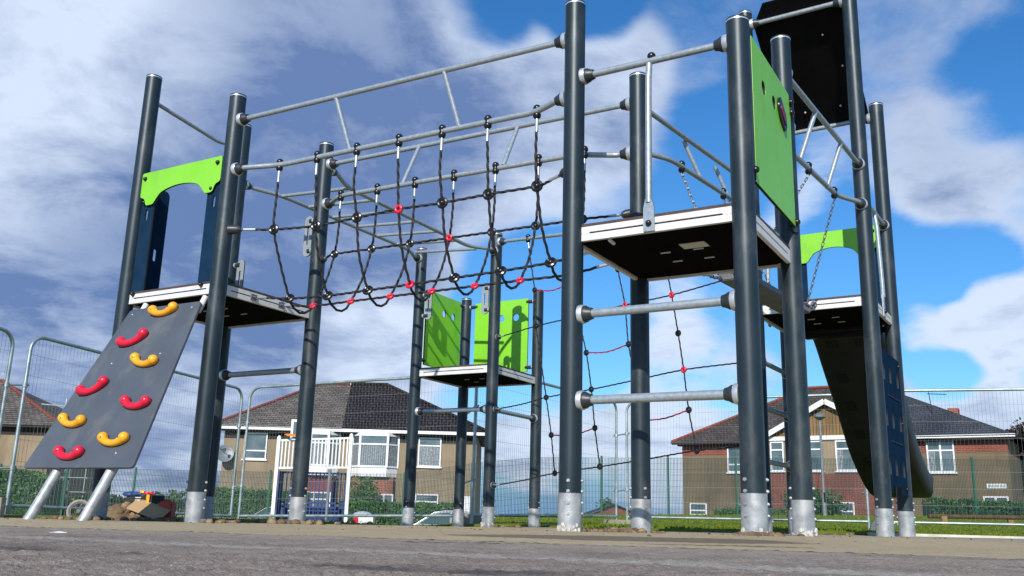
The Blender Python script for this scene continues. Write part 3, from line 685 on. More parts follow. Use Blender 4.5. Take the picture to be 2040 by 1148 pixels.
for w in (.42, .58):
    for p_, q_ in (((.03, 1.61), (.35, 1.64)), ((1.71, 1.665), (1.90, 1.745))):
        m = MB(); m.chain(D(p_[0], w, p_[1]), D(q_[0], w, q_[1]), .04, .0048, .012, .02); m.build('link_chain', 'chain', CB)
    m = MB(); e = D(1.925, w, 1.752); m.cyl(e, e - A4 * .03, .024, None, 16); m.cyl(e - A4 * .03, e - A4 * .04, .012, None, 6); m.build('chain_anchor', 'chain', CB)
    m = MB(); e = D(.02, w, 1.60); m.cyl(e, e + A4 * .03, .024, None, 16); m.build('chain_anchor', 'chain', CB)

# ------------------------------------------------------------------ slide behind the tall tower
SL = thing('slide', 'dark moulded slide curving down to the ground behind the roofed tower', 'slide', (3.5, 9.0, H(3.5, 9.0)))
o, A5, B5, L5 = line('P14', 'P16')
prof = [(-.06, 1.70), (.05, 1.665), (.22, 1.56), (.43, 1.395), (.66, 1.22), (.89, 1.045), (1.08, .89), (1.27, .735), (1.48, .60), (1.70, .495), (1.92, .405), (2.12, .35), (2.30, .33)]
prof = [(p.x, p.z) for p in catmull([(a, 0, b) for a, b in prof], .07)]
E_ = lambda w, s, z: V((*P['P14'], 0)) + A5 * w + B5 * s + V((0, 0, z))
w0, w1 = .19, .80
cross = [(w0 + .05, 0), (w0 + .02, .015), (w0, .06), (w0 - .012, .20), (w0 - .004, .23), (w0 + .02, .23), (w0 + .035, .20), (w0 + .05, .075), (w0 + .09, .045), (w1 - .09, .045), (w1 - .05, .075), (w1 - .035, .20), (w1 - .02, .23), (w1 + .004, .23), (w1 + .012, .20), (w1, .06), (w1 - .02, .015), (w1 - .05, 0)]
m = MB(); vs = []; nC = len(cross)
for i, (s, z) in enumerate(prof):
    a = prof[max(i - 1, 0)]; b = prof[min(i + 1, len(prof) - 1)]; tx, tz = b[0] - a[0], b[1] - a[1]; ln = hypot(tx, tz); nx, nz = -tz / ln, tx / ln
    for w, h in cross: vs.append(E_(w, s + nx * h, z + nz * h))
fs = [(i * nC + k, i * nC + (k + 1) % nC, (i + 1) * nC + (k + 1) % nC, (i + 1) * nC + k) for i in range(len(prof) - 1) for k in range(nC)]
fs += [tuple(range(nC)), tuple((len(prof) - 1) * nC + k for k in range(nC))]
m.add(vs, fs); m.build('chute', 'slide', SL, sharp=50)
for i in range(len(prof) - 4):
    if i % 5 == 3:
        a = prof[i]; b = prof[i + 1]; tx, tz = b[0] - a[0], b[1] - a[1]; ln = hypot(tx, tz); t = B5 * (tx / ln) + V((0, 0, tz / ln)); nz = t.cross(A5)
        for w in (.36, .61):
            m = MB(); m.box(E_(w, a[0], a[1]), (.050, .058, .0035), (A5, t, nz)); m.build('pocket_shade_pad', 'slide_shade', SL, bev=.002)  # slightly raised pads, recess shade painted into their colour
m = MB(); c = E_(.62, 1.96, .42); m.cyl(V((c.x, c.y, H(c.x, c.y) - .1)), c, .024, None, 14); m.build('leg', 'galv', SL)
m = MB(); c = E_(.32, 1.95, .40); m.cyl(V((c.x, c.y, H(c.x, c.y) - .1)), c, .024, None, 14); m.build('leg', 'galv', SL)
m = MB(); m.box(E_(.495, .0, 1.70), (.33, .03, .05), (A5, B5, V((0, 0, 1)))); m.build('mounting_plate', 'black', SL, bev=.004)
# ------------------------------------------------------------------ ground
def groundmat():
    m = bpy.data.materials.new('ground_surface'); m.use_nodes = True
    nt = m.node_tree; b = nt.nodes['Principled BSDF']; L = nt.links.new
    geo = _n(nt, 'ShaderNodeNewGeometry'); sp = _n(nt, 'ShaderNodeSeparateXYZ'); L(geo.outputs['Position'], sp.inputs[0])
    def noise(sc, det=4, vec=None, rough=.55):
        n = _n(nt, 'ShaderNodeTexNoise'); n.inputs['Scale'].default_value = sc; n.inputs['Detail'].default_value = det; n.inputs['Roughness'].default_value = rough
        L(vec or geo.outputs['Position'], n.inputs['Vector']); return n.outputs['Fac']
    def math_(op, a, c=None, d=None):
        n = _n(nt, 'ShaderNodeMath', operation=op)
        for i, x in enumerate((a, c, d)):
            if x is None: continue
            if isinstance(x, (int, float)): n.inputs[i].default_value = x
            else: L(x, n.inputs[i])
        return n.outputs[0]
    def mr(x, a, c, d=0., e=1.):
        n = _n(nt, 'ShaderNodeMapRange'); n.interpolation_type = 'SMOOTHSTEP'
        for i, v in enumerate((a, c, d, e)): n.inputs[i + 1].default_value = v
        L(x, n.inputs[0]); return n.outputs[0]
    def mix(f, a, c):
        n = _n(nt, 'ShaderNodeMix', data_type='RGBA')
        for i, x in ((0, f), (6, a), (7, c)):
            if isinstance(x, tuple): n.inputs[i].default_value = (*x, 1)
            elif isinstance(x, (int, float)): n.inputs[i].default_value = x
            else: L(x, n.inputs[i])
        return n.outputs[2]
    X, Y = sp.outputs[0], sp.outputs[1]
    # joint between the asphalt strip near the viewer and the tan wet-pour base beyond it (a line on the ground)
    wob = math_('MULTIPLY', math_('SUBTRACT', noise(1.1, 2), .5), .10)
    q = math_('ADD', math_('ADD', Y, math_('MULTIPLY', X, .585)), wob)
    tan = mr(q, 1.66, 1.70)
    joint = math_('MULTIPLY', mr(q, 1.635, 1.66), math_('SUBTRACT', 1.0, mr(q, 1.67, 1.70)))
    big = mr(noise(.9, 5), .3, .7); fine = noise(160, 3); mid = noise(14, 5)
    speck = noise(420, 2, None, .8)
    asph = mix(mr(mid, .3, .7), (.195, .156, .126), (.285, .235, .19)); asph = mix(math_('MULTIPLY', mr(q, .85, 1.6), .6), asph, mix(mr(mid, .3, .7), (.31, .255, .19), (.37, .315, .24)))
    asph = mix(mr(speck, .60, .70), asph, (.44, .42, .40)); asph = mix(mr(speck, .40, .30), asph, (.085, .076, .072))
    # dry dusty strip in the asphalt
    band = math_('MULTIPLY', mr(q, .86, .89), math_('SUBTRACT', 1.0, mr(q, .90, .99)))
    asph = mix(math_('MULTIPLY', band, .75), asph, (.36, .335, .29))
    crk = math_('MULTIPLY', mr(q, .57, .61), math_('SUBTRACT', 1.0, mr(q, .63, .70)))
    asph = mix(math_('MULTIPLY', mr(noise(2.6, 6, None, .65), .52, .66), .45), asph, (.13, .105, .09)); asph = mix(math_('MULTIPLY', crk, mr(noise(6, 4), .4, .6)), asph, (.075, .066, .062))
    tn = mix(big, (.40, .31, .175), (.48, .38, .225)); tn = mix(mr(mid, .35, .75), tn, (.36, .29, .185)); tn = mix(mr(speck, .62, .74), tn, (.52, .45, .33))
    grn = mr(X, 1.6, 3.2)
    tn = mix(math_('MULTIPLY', grn, .8), tn, mix(mr(mid, .3, .7), (.28, .25, .175), (.33, .30, .215)))
    c = mix(tan, asph, tn); c = mix(math_('MULTIPLY', joint, .8), c, (.05, .043, .035))
    # damp patches on the tan surface round the near posts
    def blob(cx, cy, rx, ry, rot=0.0):
        dx = math_('SUBTRACT', X, cx); dy = math_('SUBTRACT', Y, cy)
        a = math_('DIVIDE', math_('ADD', math_('MULTIPLY', dx, cos(rot)), math_('MULTIPLY', dy, sin(rot))), rx)
        e = math_('DIVIDE', math_('SUBTRACT', math_('MULTIPLY', dy, cos(rot)), math_('MULTIPLY', dx, sin(rot))), ry)
        d = math_('ADD', math_('MULTIPLY', a, a), math_('MULTIPLY', e, e))
        return math_('SUBTRACT', 1.0, mr(math_('ADD', d, math_('MULTIPLY', math_('SUBTRACT', noise(2.2, 4), .5), 1.4)), .75, 1.05))
    wet = math_('MAXIMUM', blob(.33, 2.55, .46, .52, .0), math_('MAXIMUM', blob(-.07, 1.52, .10, .05, .1), blob(.40, 1.76, .17, .06, -.2)))
    wet = math_('MULTIPLY', wet, .72)
    c = mix(wet, c, (.095, .070, .042))
    L(c, b.inputs['Base Color'])
    ro = _n(nt, 'ShaderNodeMapRange'); ro.inputs[3].default_value = .92; ro.inputs[4].default_value = .62; L(wet, ro.inputs[0]); L(ro.outputs[0], b.inputs['Roughness'])
    b.inputs['Specular IOR Level'].default_value = .3
    hgt = math_('ADD', math_('MULTIPLY', fine, .5), math_('ADD', math_('MULTIPLY', mid, .8), math_('MULTIPLY', speck, .35)))
    hgt = math_('SUBTRACT', hgt, math_('MULTIPLY', joint, 1.2))
    bp = _n(nt, 'ShaderNodeBump'); bp.inputs['Strength'].default_value = .55; bp.inputs['Distance'].default_value = .012; L(hgt, bp.inputs['Height']); L(bp.outputs[0], b.inputs['Normal'])
    return m
M['ground'] = groundmat()
def axis_steps(lo, hi, fine_lo, fine_hi, step, grow=1.35):
    out = []; x = fine_lo
    while x <= fine_hi + 1e-6: out.append(x); x += step
    s = step; x = fine_hi
    while x < hi: s *= grow; x += s; out.append(min(x, hi))
    s = step; x = fine_lo
    while x > lo: s *= grow; x -= s; out.insert(0, max(x, lo))
    return out
xs = axis_steps(-900, 900, -18, 20, .5); ys = axis_steps(-60, 2500, -2, 46, .5)
m = MB(); m.add([(x, y, H(x, max(y, .01)) - (0.0 if abs(x) < 25 else 0)) for y in ys for x in xs], [(j * len(xs) + i, j * len(xs) + i + 1, (j + 1) * len(xs) + i + 1, (j + 1) * len(xs) + i) for j in range(len(ys) - 1) for i in range(len(xs) - 1)])
g = m.build('ground', 'ground', None, sharp=180); g['kind'] = 'structure'
# rough near surface: the same paving with its real grain as relief
m = MB(); rows = []; y = .42
while y < 5.0: rows.append(y); y *= 1.0075
NCX = 320; vs = []
for j, y in enumerate(rows):
    fade = min(1, (rows[-1] - y) / .6)
    for i in range(NCX + 1):
        x = (-.64 + 1.28 * i / NCX) * y
        q = y + .585 * x; amp = 1.0 if q < 1.66 else .55
        n_ = NZ.noise(V((x * 70, y * 70, 0))); n2_ = NZ.noise(V((x * 190, y * 190, 3))); n3_ = NZ.noise(V((x * 5, y * 5, 9)))
        vs.append((x, y, H(x, y) + .0026 + fade * amp * (.0030 * max(0, n_) + .0022 * max(0, n2_) + .0020 * n3_)))
m.add(vs, [(j * (NCX + 1) + i, j * (NCX + 1) + i + 1, (j + 1) * (NCX + 1) + i + 1, (j + 1) * (NCX + 1) + i) for j in range(len(rows) - 1) for i in range(NCX)])
pv = m.build('paving', 'ground', None, sharp=180); pv['kind'] = 'structure'

EDGE = [(-16, 7.0), (-6, 7.5), (-2.4, 7.95), (-1.55, 8.3), (-1.35, 10.5), (-.6, 11.55), (.55, 11.1), (1.05, 8.9), (1.6, 7.9), (2.1, 8.35), (3.4, 8.45), (5.2, 8.35), (9, 8.2), (20, 8)]
def edge_y(x):
    for (a, b), (c, d) in zip(EDGE, EDGE[1:]):
        if a <= x <= c: return b + (d - b) * (x - a) / (c - a)
    return EDGE[0][1] if x < 0 else EDGE[-1][1]
M['lawn'] = mat('lawn', (.09, .13, .010), (.135, .17, .014), .95, 0, 2.2, .9, 60, .2)
m = MB(); cols = [-16 + .25 * i for i in range(145)]; RW = 60; vs = []
for x in cols:
    e = edge_y(x) + .12 * NZ.noise(V((x * 2.1, 3, 0)))
    for j in range(RW + 1):
        k = j / RW; y = e + (38 - e) * k ** 1.6; vs.append((x + (y - e) * x * .06 * 0, y, H(x, y) + .004 + (.02 * (1 + NZ.noise(V((x * 1.5, y * 1.5, 1)))) if j else 0)))
m.add(vs, [(i * (RW + 1) + j, (i + 1) * (RW + 1) + j, (i + 1) * (RW + 1) + j + 1, i * (RW + 1) + j + 1) for i in range(len(cols) - 1) for j in range(RW)])
lw = m.build('lawn', 'lawn', None, sharp=180); lw['kind'] = 'structure'
m = MB()
for i in range(26000):
    y = 8.0 + 24 * random.random() ** 1.5; x = R(-.42, .60) * y
    if y < edge_y(x) + R(.0, .25): continue
    z = H(x, y) + .015; h = R(.014, .040) * (1 + .35 * NZ.noise(V((x * .8, y * .8, 5)))) * (.8 + y * .02); a = R(0, pi); w = .0035 + .0007 * y; dx = R(-.03, .03); dy = R(-.03, .03)
    m.add([(x - cos(a) * w, y - sin(a) * w, z), (x + cos(a) * w, y + sin(a) * w, z), (x + dx, y + dy, z + h)], [(0, 1, 2)])
gr = m.build('grass', 'grass_blade', None, flat=True); tag(gr, 'short rough grass growing on the lawn beyond the paving', 'grass', kind='stuff')
# concrete edging of the play area on the right
m = MB(); pts = [(3.2, 8.42), (5.2, 8.30), (7.0, 8.22), (9.5, 8.1)]
for a, b in zip(pts, pts[1:]):
    a = V((*a, 0)); b = V((*b, 0)); u = (b - a); L_ = u.length; u.normalize(); n_ = V((-u.y, u.x, 0)); c = (a + b) / 2
    m.box((c.x, c.y, H(c.x, c.y) + .004), (L_ / 2 - .004, .035, .016), (u, n_, V((0, 0, 1))))
k = m.build('kerb_edging', 'kerb', None, bev=.006); k['kind'] = 'structure'

def rock(mb, c, r, sq=.65, mi=0, n=8, rg=6):
    sd = R(0, 100); o = len(mb.v); mb.sphere(c, r, n, rg, (1, R(.7, 1.1), sq), mi)
    cc = V(c)
    for i in range(o, len(mb.v)):
        p = V(mb.v[i]) - cc; k = 1 + .38 * NZ.noise(p.normalized() * 1.6 + V((sd, 0, 0))); mb.v[i] = tuple(cc + p * k)
# loose grit
m = MB()
for i in range(420):
    y = .55 + 6.3 * random.random() ** 1.7; x = R(-.62, .62) * y; r = min(.006, R(.0006, .0017) * (1 + y * .55)) * (1.6 if random.random() < .06 else 1)
    rock(m, (x, y, H(x, y) + r * .35), r, R(.5, .9), random.choice((0, 0, 1, 2)), 6, 5)
gv = m.build('gravel', ['stone2', 'bark', 'wood'], None, sharp=60); tag(gv, 'loose grit and small chips scattered on the paving', 'gravel', kind='stuff')
# soil crumbs around the near posts and the rubble line at the back
m = MB()
def crumbs(x0, x1, y0, y1, n, r0, r1):
    for i in range(n):
        x = R(x0, x1); y = R(y0, y1); r = R(r0, r1); rock(m, (x, y, H(x, y) + r * .3), r, .6, random.choice((0, 0, 0, 1, 2)))
crumbs(.36, .66, 5.06, 5.25, 46, .008, .024); crumbs(.62, .84, 5.75, 5.95, 36, .012, .035); crumbs(.5, .9, 5.3, 5.9, 60, .006, .016)
crumbs(1.08, 1.28, 4.42, 4.50, 30, .008, .026); crumbs(1.2, 1.66, 5.0, 5.4, 40, .006, .018); crumbs(-1.75, -1.4, 7.12, 7.4, 40, .015, .04); crumbs(-2.05, -1.8, 6.35, 6.6, 16, .012, .03)
crumbs(-2.8, -2.3, 6.9, 7.3, 40, .012, .035); crumbs(-.15, .15, 9.5, 9.9, 16, .012, .03); crumbs(-3.3, -2.75, 6.6, 7.0, 24, .010, .03); crumbs(-3.2, -1.3, 7.4, 7.9, 60, .012, .035); crumbs(1.6, 3.2, 7.8, 8.3, 60, .008, .02)
so = m.build('soil', ['soil', 'stone', 'stone2'], None, sharp=70); tag(so, 'crumbled soil and rubble left round the feet of the posts', 'soil', kind='stuff')
# larger stones lying by the posts
for i, (x, y, r) in enumerate([(-1.70, 6.95, .062), (-1.44, 7.0, .045), (-1.36, 6.98, .04), (-2.42, 7.25, .05), (-2.34, 7.2, .045), (-2.22, 7.1, .04), (-1.96, 6.32, .04), (-3.05, 6.55, .032)]):
    m = MB(); r *= .62; rock(m, (0, 0, 0), r, .75, 0, 12, 9); s = m.build('stone', 'stone', None, sharp=60); s.location = (x, y, H(x, y) + r * .35)
    tag(s, 'brown stone lying on the ground near the foot of a climbing tower post', 'stone', 'stones left near the post feet')

# ------------------------------------------------------------------ temporary mesh fencing
def temp_fence(a, b, label, hgt=2.0, left=True, right=True):
    a = V((*a, 0)); b = V((*b, 0)); u = (b - a); L_ = u.length; u.normalize(); n_ = V((-u.y, u.x, 0))
    ga, gb = H(a.x, a.y), H(b.x, b.y); zz = lambda t, h: ga + (gb - ga) * t / L_ + h
    Q = lambda t, h: a + u * t + V((0, 0, zz(t, h)))
    th = thing('temporary_fence', label, 'mesh fence', Q(L_ / 2, 0), 0, 'temporary mesh fence panels round the site')
    m = MB(); r = .021; c = .17
    path = [Q(0, -.0), Q(0, hgt - c)] + [Q(c - c * cos(radians(k * 15)), hgt - c + c * sin(radians(k * 15))) for k in range(1, 6)] + [Q(c, hgt), Q(L_ - c, hgt)] + [Q(L_ - c + c * sin(radians(k * 15)), hgt - c + c * cos(radians(k * 15))) for k in range(1, 6)] + [Q(L_, hgt - c), Q(L_, 0)]
    m.tube(path, r, 10); m.build('frame', 'fence', th)
    m = MB(); m.cyl(Q(.015, .14), Q(L_ - .015, .14), .019, None, 10); m.build('bottom_rail', 'fence', th)
    m = MB(); N = int(L_ / .052)
    for i in range(1, N):
        t = L_ * i / N; top = hgt - .01
        if t < c: top = hgt - c + sqrt(max(0, c * c - (c - t) ** 2))
        if t > L_ - c: top = hgt - c + sqrt(max(0, c * c - (t - L_ + c) ** 2))
        m.tube([Q(t, .14), Q(t, top)], .0014, 3, False)
    for i in range(8):
        h = .14 + .235 * i; m.tube([Q(.01, h), Q(L_ - .01, h)], .0017, 3, False)
    m.build('wire_mesh', 'wire', th, flat=True)
    return Q, L_, u
FP = [((-6.3, 7.4), (-5.50, 10.10)), ((-5.36, 10.22), (-4.03, 13.96)), ((-3.86, 13.78), (-.58, 12.42)), ((-.42, 11.80), (1.80, 15.48)), ((1.96, 15.36), (5.28, 13.82)), ((5.40, 13.45), (8.95, 12.53))]
FL = ['mesh fence panel cut by the picture edge beside the brown end house', 'mesh fence panel with rounded corners behind the grey climbing board', 'mesh fence panel in front of the blue and white goal and tiled house',
      'mesh fence panel receding behind the net, between the two sets of paired uprights', 'mesh fence panel in front of the brick gabled house', 'mesh fence panel in front of the dark slate roof and street name plate']
FQ = [temp_fence(a, b, l) for (a, b), l in zip(FP, FL)]
for i, (qa, qb) in enumerate(zip(FQ, FQ[1:])):
    A_ = qa[0](qa[1], 0); B_ = qb[0](0, 0)
    th = thing('steel_coupler', 'pair of steel couplers joining two fence panel uprights', 'coupler', (A_ + B_) / 2, 0, 'couplers between the fence panels')
    for h in ((1.45, .55) if i else (1.42, .52)):
        m = MB(); p, q = qa[0](qa[1], h), qb[0](0, h + .02); m.cyl(p - (q - p) * .25, q + (q - p) * .25, .012, None, 8)
        for e in (p, q): m.cyl(e - V((0, 0, .025)), e + V((0, 0, .025)), .03, None, 10)
        m.build('clamp', 'fence', th)
def foot(x, y, rz, sz, label, mt='block', nm='ballast_block'):
    m = MB(); m.box((0, 0, 0), sz); o = m.build(nm, mt, None, bev=.012); o.location = (x, y, H(x, y) + sz[2] * .8); o.rotation_euler = (0, 0, rz); return tag(o, label, 'ballast block', 'weights under the fence uprights')
foot(-3.85, 13.6, -.3, (.36, .14, .06), 'flat concrete foot under the uprights beside the blue and white goal')
foot(-.40, 12.15, .2, (.22, .12, .085), 'square concrete foot under the paired uprights behind the low green tower')
foot(1.9, 15.4, .4, (.3, .12, .05), 'concrete foot under the paired uprights behind the net')
foot(-5.5, 9.9, .3, (.30, .15, .075), 'mossy block under the fence uprights behind the climbing board')
# hollow block at the frame edge
m = MB()
for c, h in (((0, 0, .115), (.20, .10, .022)), ((0, 0, -.115), (.20, .10, .022)), ((-.178, 0, 0), (.022, .10, .093)), ((.178, 0, 0), (.022, .10, .093)), ((0, .085, 0), (.156, .012, .093))): m.box(c, h)
hb_ = m.build('hollow_block', 'block', None, bev=.004); hb_.location = (-4.12, 7.55, H(-4.12, 7.55) + .07); hb_.scale = (.62, .62, .62); hb_.rotation_euler = (0, 0, .2)
tag(hb_, 'hollow mossy concrete block lying by the leg of the climbing board', 'block')
m = MB(); m.tube([(0, 0, 0), (0, .05, 0)], [.16, .16], 28); 
for i in range(len(m.v)): m.v[i] = (m.v[i][0], m.v[i][1], max(-.02, m.v[i][2]))
pf = m.build('ballast_block', 'plank', None); pf.location = (5.22, 13.2, H(5.22, 13.2) + .02); tag(pf, 'pale rounded fence foot half hidden behind the slide', 'ballast block', 'weights under the fence uprights')

# ------------------------------------------------------------------ green welded fence
GF = thing('mesh_fence', 'long green welded mesh fence with green posts along the far edge of the lawn', 'fence', (0, 33.2, H(0, 33.2)))
gx = [-24.8, -22.4, -20.1, -17.8, -15.45, -13.05, -10.7, -8.3, -5.95, -3.6, -1.22, 1.05, 3.33, 5.68, 8.08, 10.6, 13.4, 16.25, 18.7, 21.1]
gyf = lambda x: 33.2 - (.0 if x < 8 else (x - 8) * .05)
for i, x in enumerate(gx):
    y = gyf(x); z = max(H(x, y), -.8); m = MB(); m.box((x, y - .06, z + 1.0 - .12), (.035, .03, 1.16)); m.build('post', 'gfence', GF, flat=True)
    if i + 1 < len(gx):
        x2 = gx[i + 1]; y2 = gyf(x2); z2 = max(H(x2, y2), -.8); m = MB(); N = int((x2 - x) / .05)
        for k in range(N):
            t = k / N; px_, py_, pz_ = x + (x2 - x) * t, y + (y2 - y) * t, z + (z2 - z) * t
            m.add([(px_ - .0085, py_, pz_ - .05), (px_ + .0085, py_, pz_ - .05), (px_ + .0085, py_, pz_ + 1.98), (px_ - .0085, py_, pz_ + 1.98), (px_, py_ + .008, pz_ - .05), (px_, py_ + .008, pz_ + 1.98)], [(0, 1, 2, 3), (1, 4, 5, 2), (4, 0, 3, 5)])
        for k in range(11):
            m.tube([(x, y, z + .02 + .195 * k), (x2, y2, z2 + .02 + .195 * k)], 0.005, 3, False)
        m.build('mesh_panel', 'gmesh', GF, flat=True)

# ------------------------------------------------------------------ ball court goal with hoop
gy = 30.0
GO = thing('goal_unit', 'white framed ball court goal with blue bars below and white railings on top', 'goal', (-6.2, gy, -.5))
for x, zt in ((-7.34, 2.30), (-5.03, 2.43)):
    m = MB(); m.box((x, gy, (zt - .7) / 2), (.055, .05, (zt + .7) / 2)); m.sphere((x, gy, zt), .055, 10, 6); m.build('goal_post', 'white', GO, flat=False)
m = MB(); sl = lambda x: (x + 7.34) / 2.31
for z0, z1 in ((1.33, 1.40), (2.20, 2.33)): m.add([(x, gy + e, (z0 if x < -6 else z1) + d) for x in (-7.29, -5.08) for e in (-.02, .02) for d in (-.03, .03)], [(0, 1, 3, 2), (4, 6, 7, 5), (0, 4, 5, 1), (2, 3, 7, 6), (0, 2, 6, 4), (1, 5, 7, 3)])
for i in range(19):
    x = -7.22 + 2.08 * i / 18; m.box((x, gy, 1.78 + .10 * sl(x)), (.021, .012, .44))
m.build('railing', 'white', GO)
m = MB()
for i in range(17):
    x = -7.25 + 2.15 * i / 16; m.box((x, gy + .55, .32), (.016, .012, .92))
for z in (.14, .28, 1.22): m.box((-6.18, gy + .55, z), (1.09, .02, .03))
for s in (-7.25, -5.10):
    for k in range(7): m.box((s + (.04 if s < -6 else -.04) * 0, gy + .08 * k + .04, .32), (.012, .02, .92))
m.build('blue_bars', 'blue', GO)
m = MB(); m.box((-6.2, gy + .85, -.25), (1.06, .02, .42)); m.build('blue_panel', 'blue', GO)
m = MB(); m.cyl((-5.62, gy - .2, -.7), (-5.60, gy - .2, 1.32), .05, None, 12); m.build('support_pole', 'grey', GO)
HP = thing('basketball_hoop', 'orange basketball hoop on a small white backboard above the goal railing', 'basketball hoop', (-6.75, gy + .2, 2.2))
m = MB()
for c, h in (((-6.72, gy + .25, 2.86), (.33, .02, .04)), ((-6.72, gy + .25, 2.22), (.33, .02, .04)), ((-7.01, gy + .25, 2.54), (.04, .02, .28)), ((-6.43, gy + .25, 2.54), (.04, .02, .28))): m.box(c, h)
m.build('backboard', 'white', HP); m = MB(); m.box((-6.72, gy + .26, 2.54), (.25, .006, .28)); m.build('board_pane', 'glass', HP)
m = MB(); m.torus((-6.92, gy - .08, 2.37), (0, 0, 1), .22, .022, 28, 8); m.box((-6.92, gy - .08, 2.37), (.20, .02, .035)); m.box((-6.80, gy + .16, 2.36), (.1, .08, .03)); m.build('hoop', 'orange', HP)
m = MB(); m.cyl((-6.72, gy + .3, -.7), (-6.72, gy + .3, 2.3), .05, None, 10); m.build('pole', 'grey', HP)

# ------------------------------------------------------------------ foliage
def leaves(mb, fn, n, s0, s1, mats=(0, 1, 2), up=.3):
    for i in range(n):
        p = V(fn()); a = V((R(-1, 1), R(-1, 1), R(-.6, .8))); a.normalize(); b = a.cross(V((R(-1, 1), R(-1, 1), R(-1, 1)))).normalized(); s = R(s0, s1)
        mb.add([p - a * s, p + b * s * .55, p + a * s, p - b * s * .55], [(0, 1, 2, 3)], random.choice(mats))
def hedge(name, x0, x1, y0, y1, zb, ztf, n, label, cat='hedge', mats=('leaf2', 'leaf1', 'leaf3'), pick=(0, 0, 1, 1, 1, 2, 2), s=(.035, .08)):
    m = MB()
    nseg = max(3, int((x1 - x0) / .5))
    for i in range(nseg):      # uneven inner mass
        a = x0 + (x1 - x0) * i / nseg; b = x0 + (x1 - x0) * (i + 1) / nseg; zt = ztf((a + b) / 2) - .12 + R(-.04, .04)
        m.bb((a, y0 + .12, zb), (b, y1 - .1, zt), 0)
    def fn():
        x = R(x0, x1); zt = ztf(x) + .10 * NZ.noise(V((x * 1.7, y0, 2))); 
        if random.random() < .35: return (x, R(y0, y1), zt + R(-.08, .07))
        return (x, y0 + R(-.06, .14), zb + (zt - zb) * random.random() ** .7)
    leaves(m, fn, int(n * 1.7), s[0], s[1], pick)
    for i in range(int((x1 - x0) * 16)):
        x = R(x0, x1); y = R(y0, y1); zt = ztf(x) + .10 * NZ.noise(V((x * 1.7, y0, 2))); h = R(.05, .22)
        leaves(m, lambda: (x + R(-.02, .02), y + R(-.02, .02), zt + h * random.random()), 4, .03, .06, (1, 2))
    return tag(m.build(name, list(mats), None, flat=True), label, cat)
hedge('hedge', -12.6, -8.4, 39.6, 40.8, -1.2, lambda x: .80 - .02 * (x + 12), 3800, 'clipped green hedge behind the fence, between the twin posts and the white goal')
hedge('hedge', -7.0, -2.0, 39.6, 40.8, -1.2, lambda x: .40, 3800, 'low clipped green hedge in front of the tiled house')
hedge('hedge', -21.5, -17.3, 35.6, 37.0, -1.2, lambda x: 1.15 - .25 * max(0, x + 18.3), 3600, 'tall hedge in front of the brown end house')
hedge('hedge', 8.6, 12.2, 38.4, 39.4, -.9, lambda x: .48, 2600, 'low dark hedge under the brick and roughcast wall by the small vent window')
hedge('hedge', 15.3, 21.5, 33.9, 34.9, -.6, lambda x: .98 - .012 * (x - 15), 4800, 'dark hedge running below the street name plate')
def bush(name, c, rx, ry, rz, n, label, mats=('leaf2', 'leaf1', 'leaf3'), pick=(0, 1, 1, 2), s=(.05, .11), cat='bush'):
    m = MB(); lob = [(V((R(-.5, .5) * rx, R(-.5, .5) * ry, R(-.4, .45) * rz)), R(.45, .7)) for _ in range(9)]
    def fn():
        o_, k = random.choice(lob); d = V((random.gauss(0, 1), random.gauss(0, 1), random.gauss(0, 1))).normalized() * (random.random() ** .35)
        return V(c) + o_ + V((d.x * rx * k, d.y * ry * k, d.z * rz * k))
    leaves(m, fn, n, s[0], s[1], pick)
    for i in range(5): m.tube([V(c) - V((R(-.1, .1), 0, rz)), V(c) + V((R(-.4, .4) * rx, R(-.3, .3) * ry, R(0, .6) * rz))], [.03, .008], 5, False, 3)
    return tag(m.build(name, list(mats) + ['bark'], None, flat=True), label, cat)
bush('bush', (-6.35, 41.6, .35), .85, .7, 1.25, 2600, 'leafy bush growing against the brick under the bay window', pick=(0, 1, 1, 2, 2))
bush('bush', (12.0, 36.6, .75), 1.25, .8, .85, 2800, 'round dark shrub in front of the brick gable, beside the lamp post', pick=(0, 0, 0, 1))
bush('bush', (10.35, 40.0, .75), .7, .5, .8, 900, 'straggly rose bush with pale flowers against the roughcast wall', mats=('leaf2', 'leaf1', 'flower'), pick=(0, 0, 1, 1, 2))
bush('bush', (-14.6, 34.4, -.05), .9, .6, .55, 1100, 'scrubby shrub seen between the legs of the climbing board', pick=(0, 0, 1))
bush('bush', (-12.3, 34.6, .05), .9, .6, .6, 1200, 'bramble clump behind the rubbish heap', pick=(0, 1, 1))
bush('bush', (-19.0, 40.0, -.1), 1.5, 1.0, 1.0, 1500, 'dark shrub at the corner of the brown end house', pick=(0, 0, 1))
TR = thing('tree', 'dark purple-leaved tree at the corner of the brick house', 'tree', (22.6, 40.5, -1.25))
m = MB(); m.tube(catmull([(22.6, 40.5, -1.3), (22.7, 40.5, 1), (22.5, 40.5, 2.8), (22.7, 40.4, 4.6)], .3), [.16, .15, .14, .13, .12, .12, .11, .1, .1, .09, .08, .08, .07, .07, .06, .05, .05, .04, .04, .03, .03, .03, .02, .02, .02, .02][:len(catmull([(22.6, 40.5, -1.3), (22.7, 40.5, 1), (22.5, 40.5, 2.8), (22.7, 40.4, 4.6)], .3))], 8)
for i in range(9): 
    h = 1.2 + i * .35; a = R(0, 6.28); m.tube([(22.6, 40.5, h), (22.6 + cos(a) * .9, 40.5 + sin(a) * .8, h + .7)], [.05, .015], 6)
m.build('trunk', 'bark', TR)
m = MB()
lob = [(V((22.6 + R(-1.0, 1.2), 40.5 + R(-.9, .9), R(1.4, 4.4))), R(.35, .65)) for _ in range(26)]
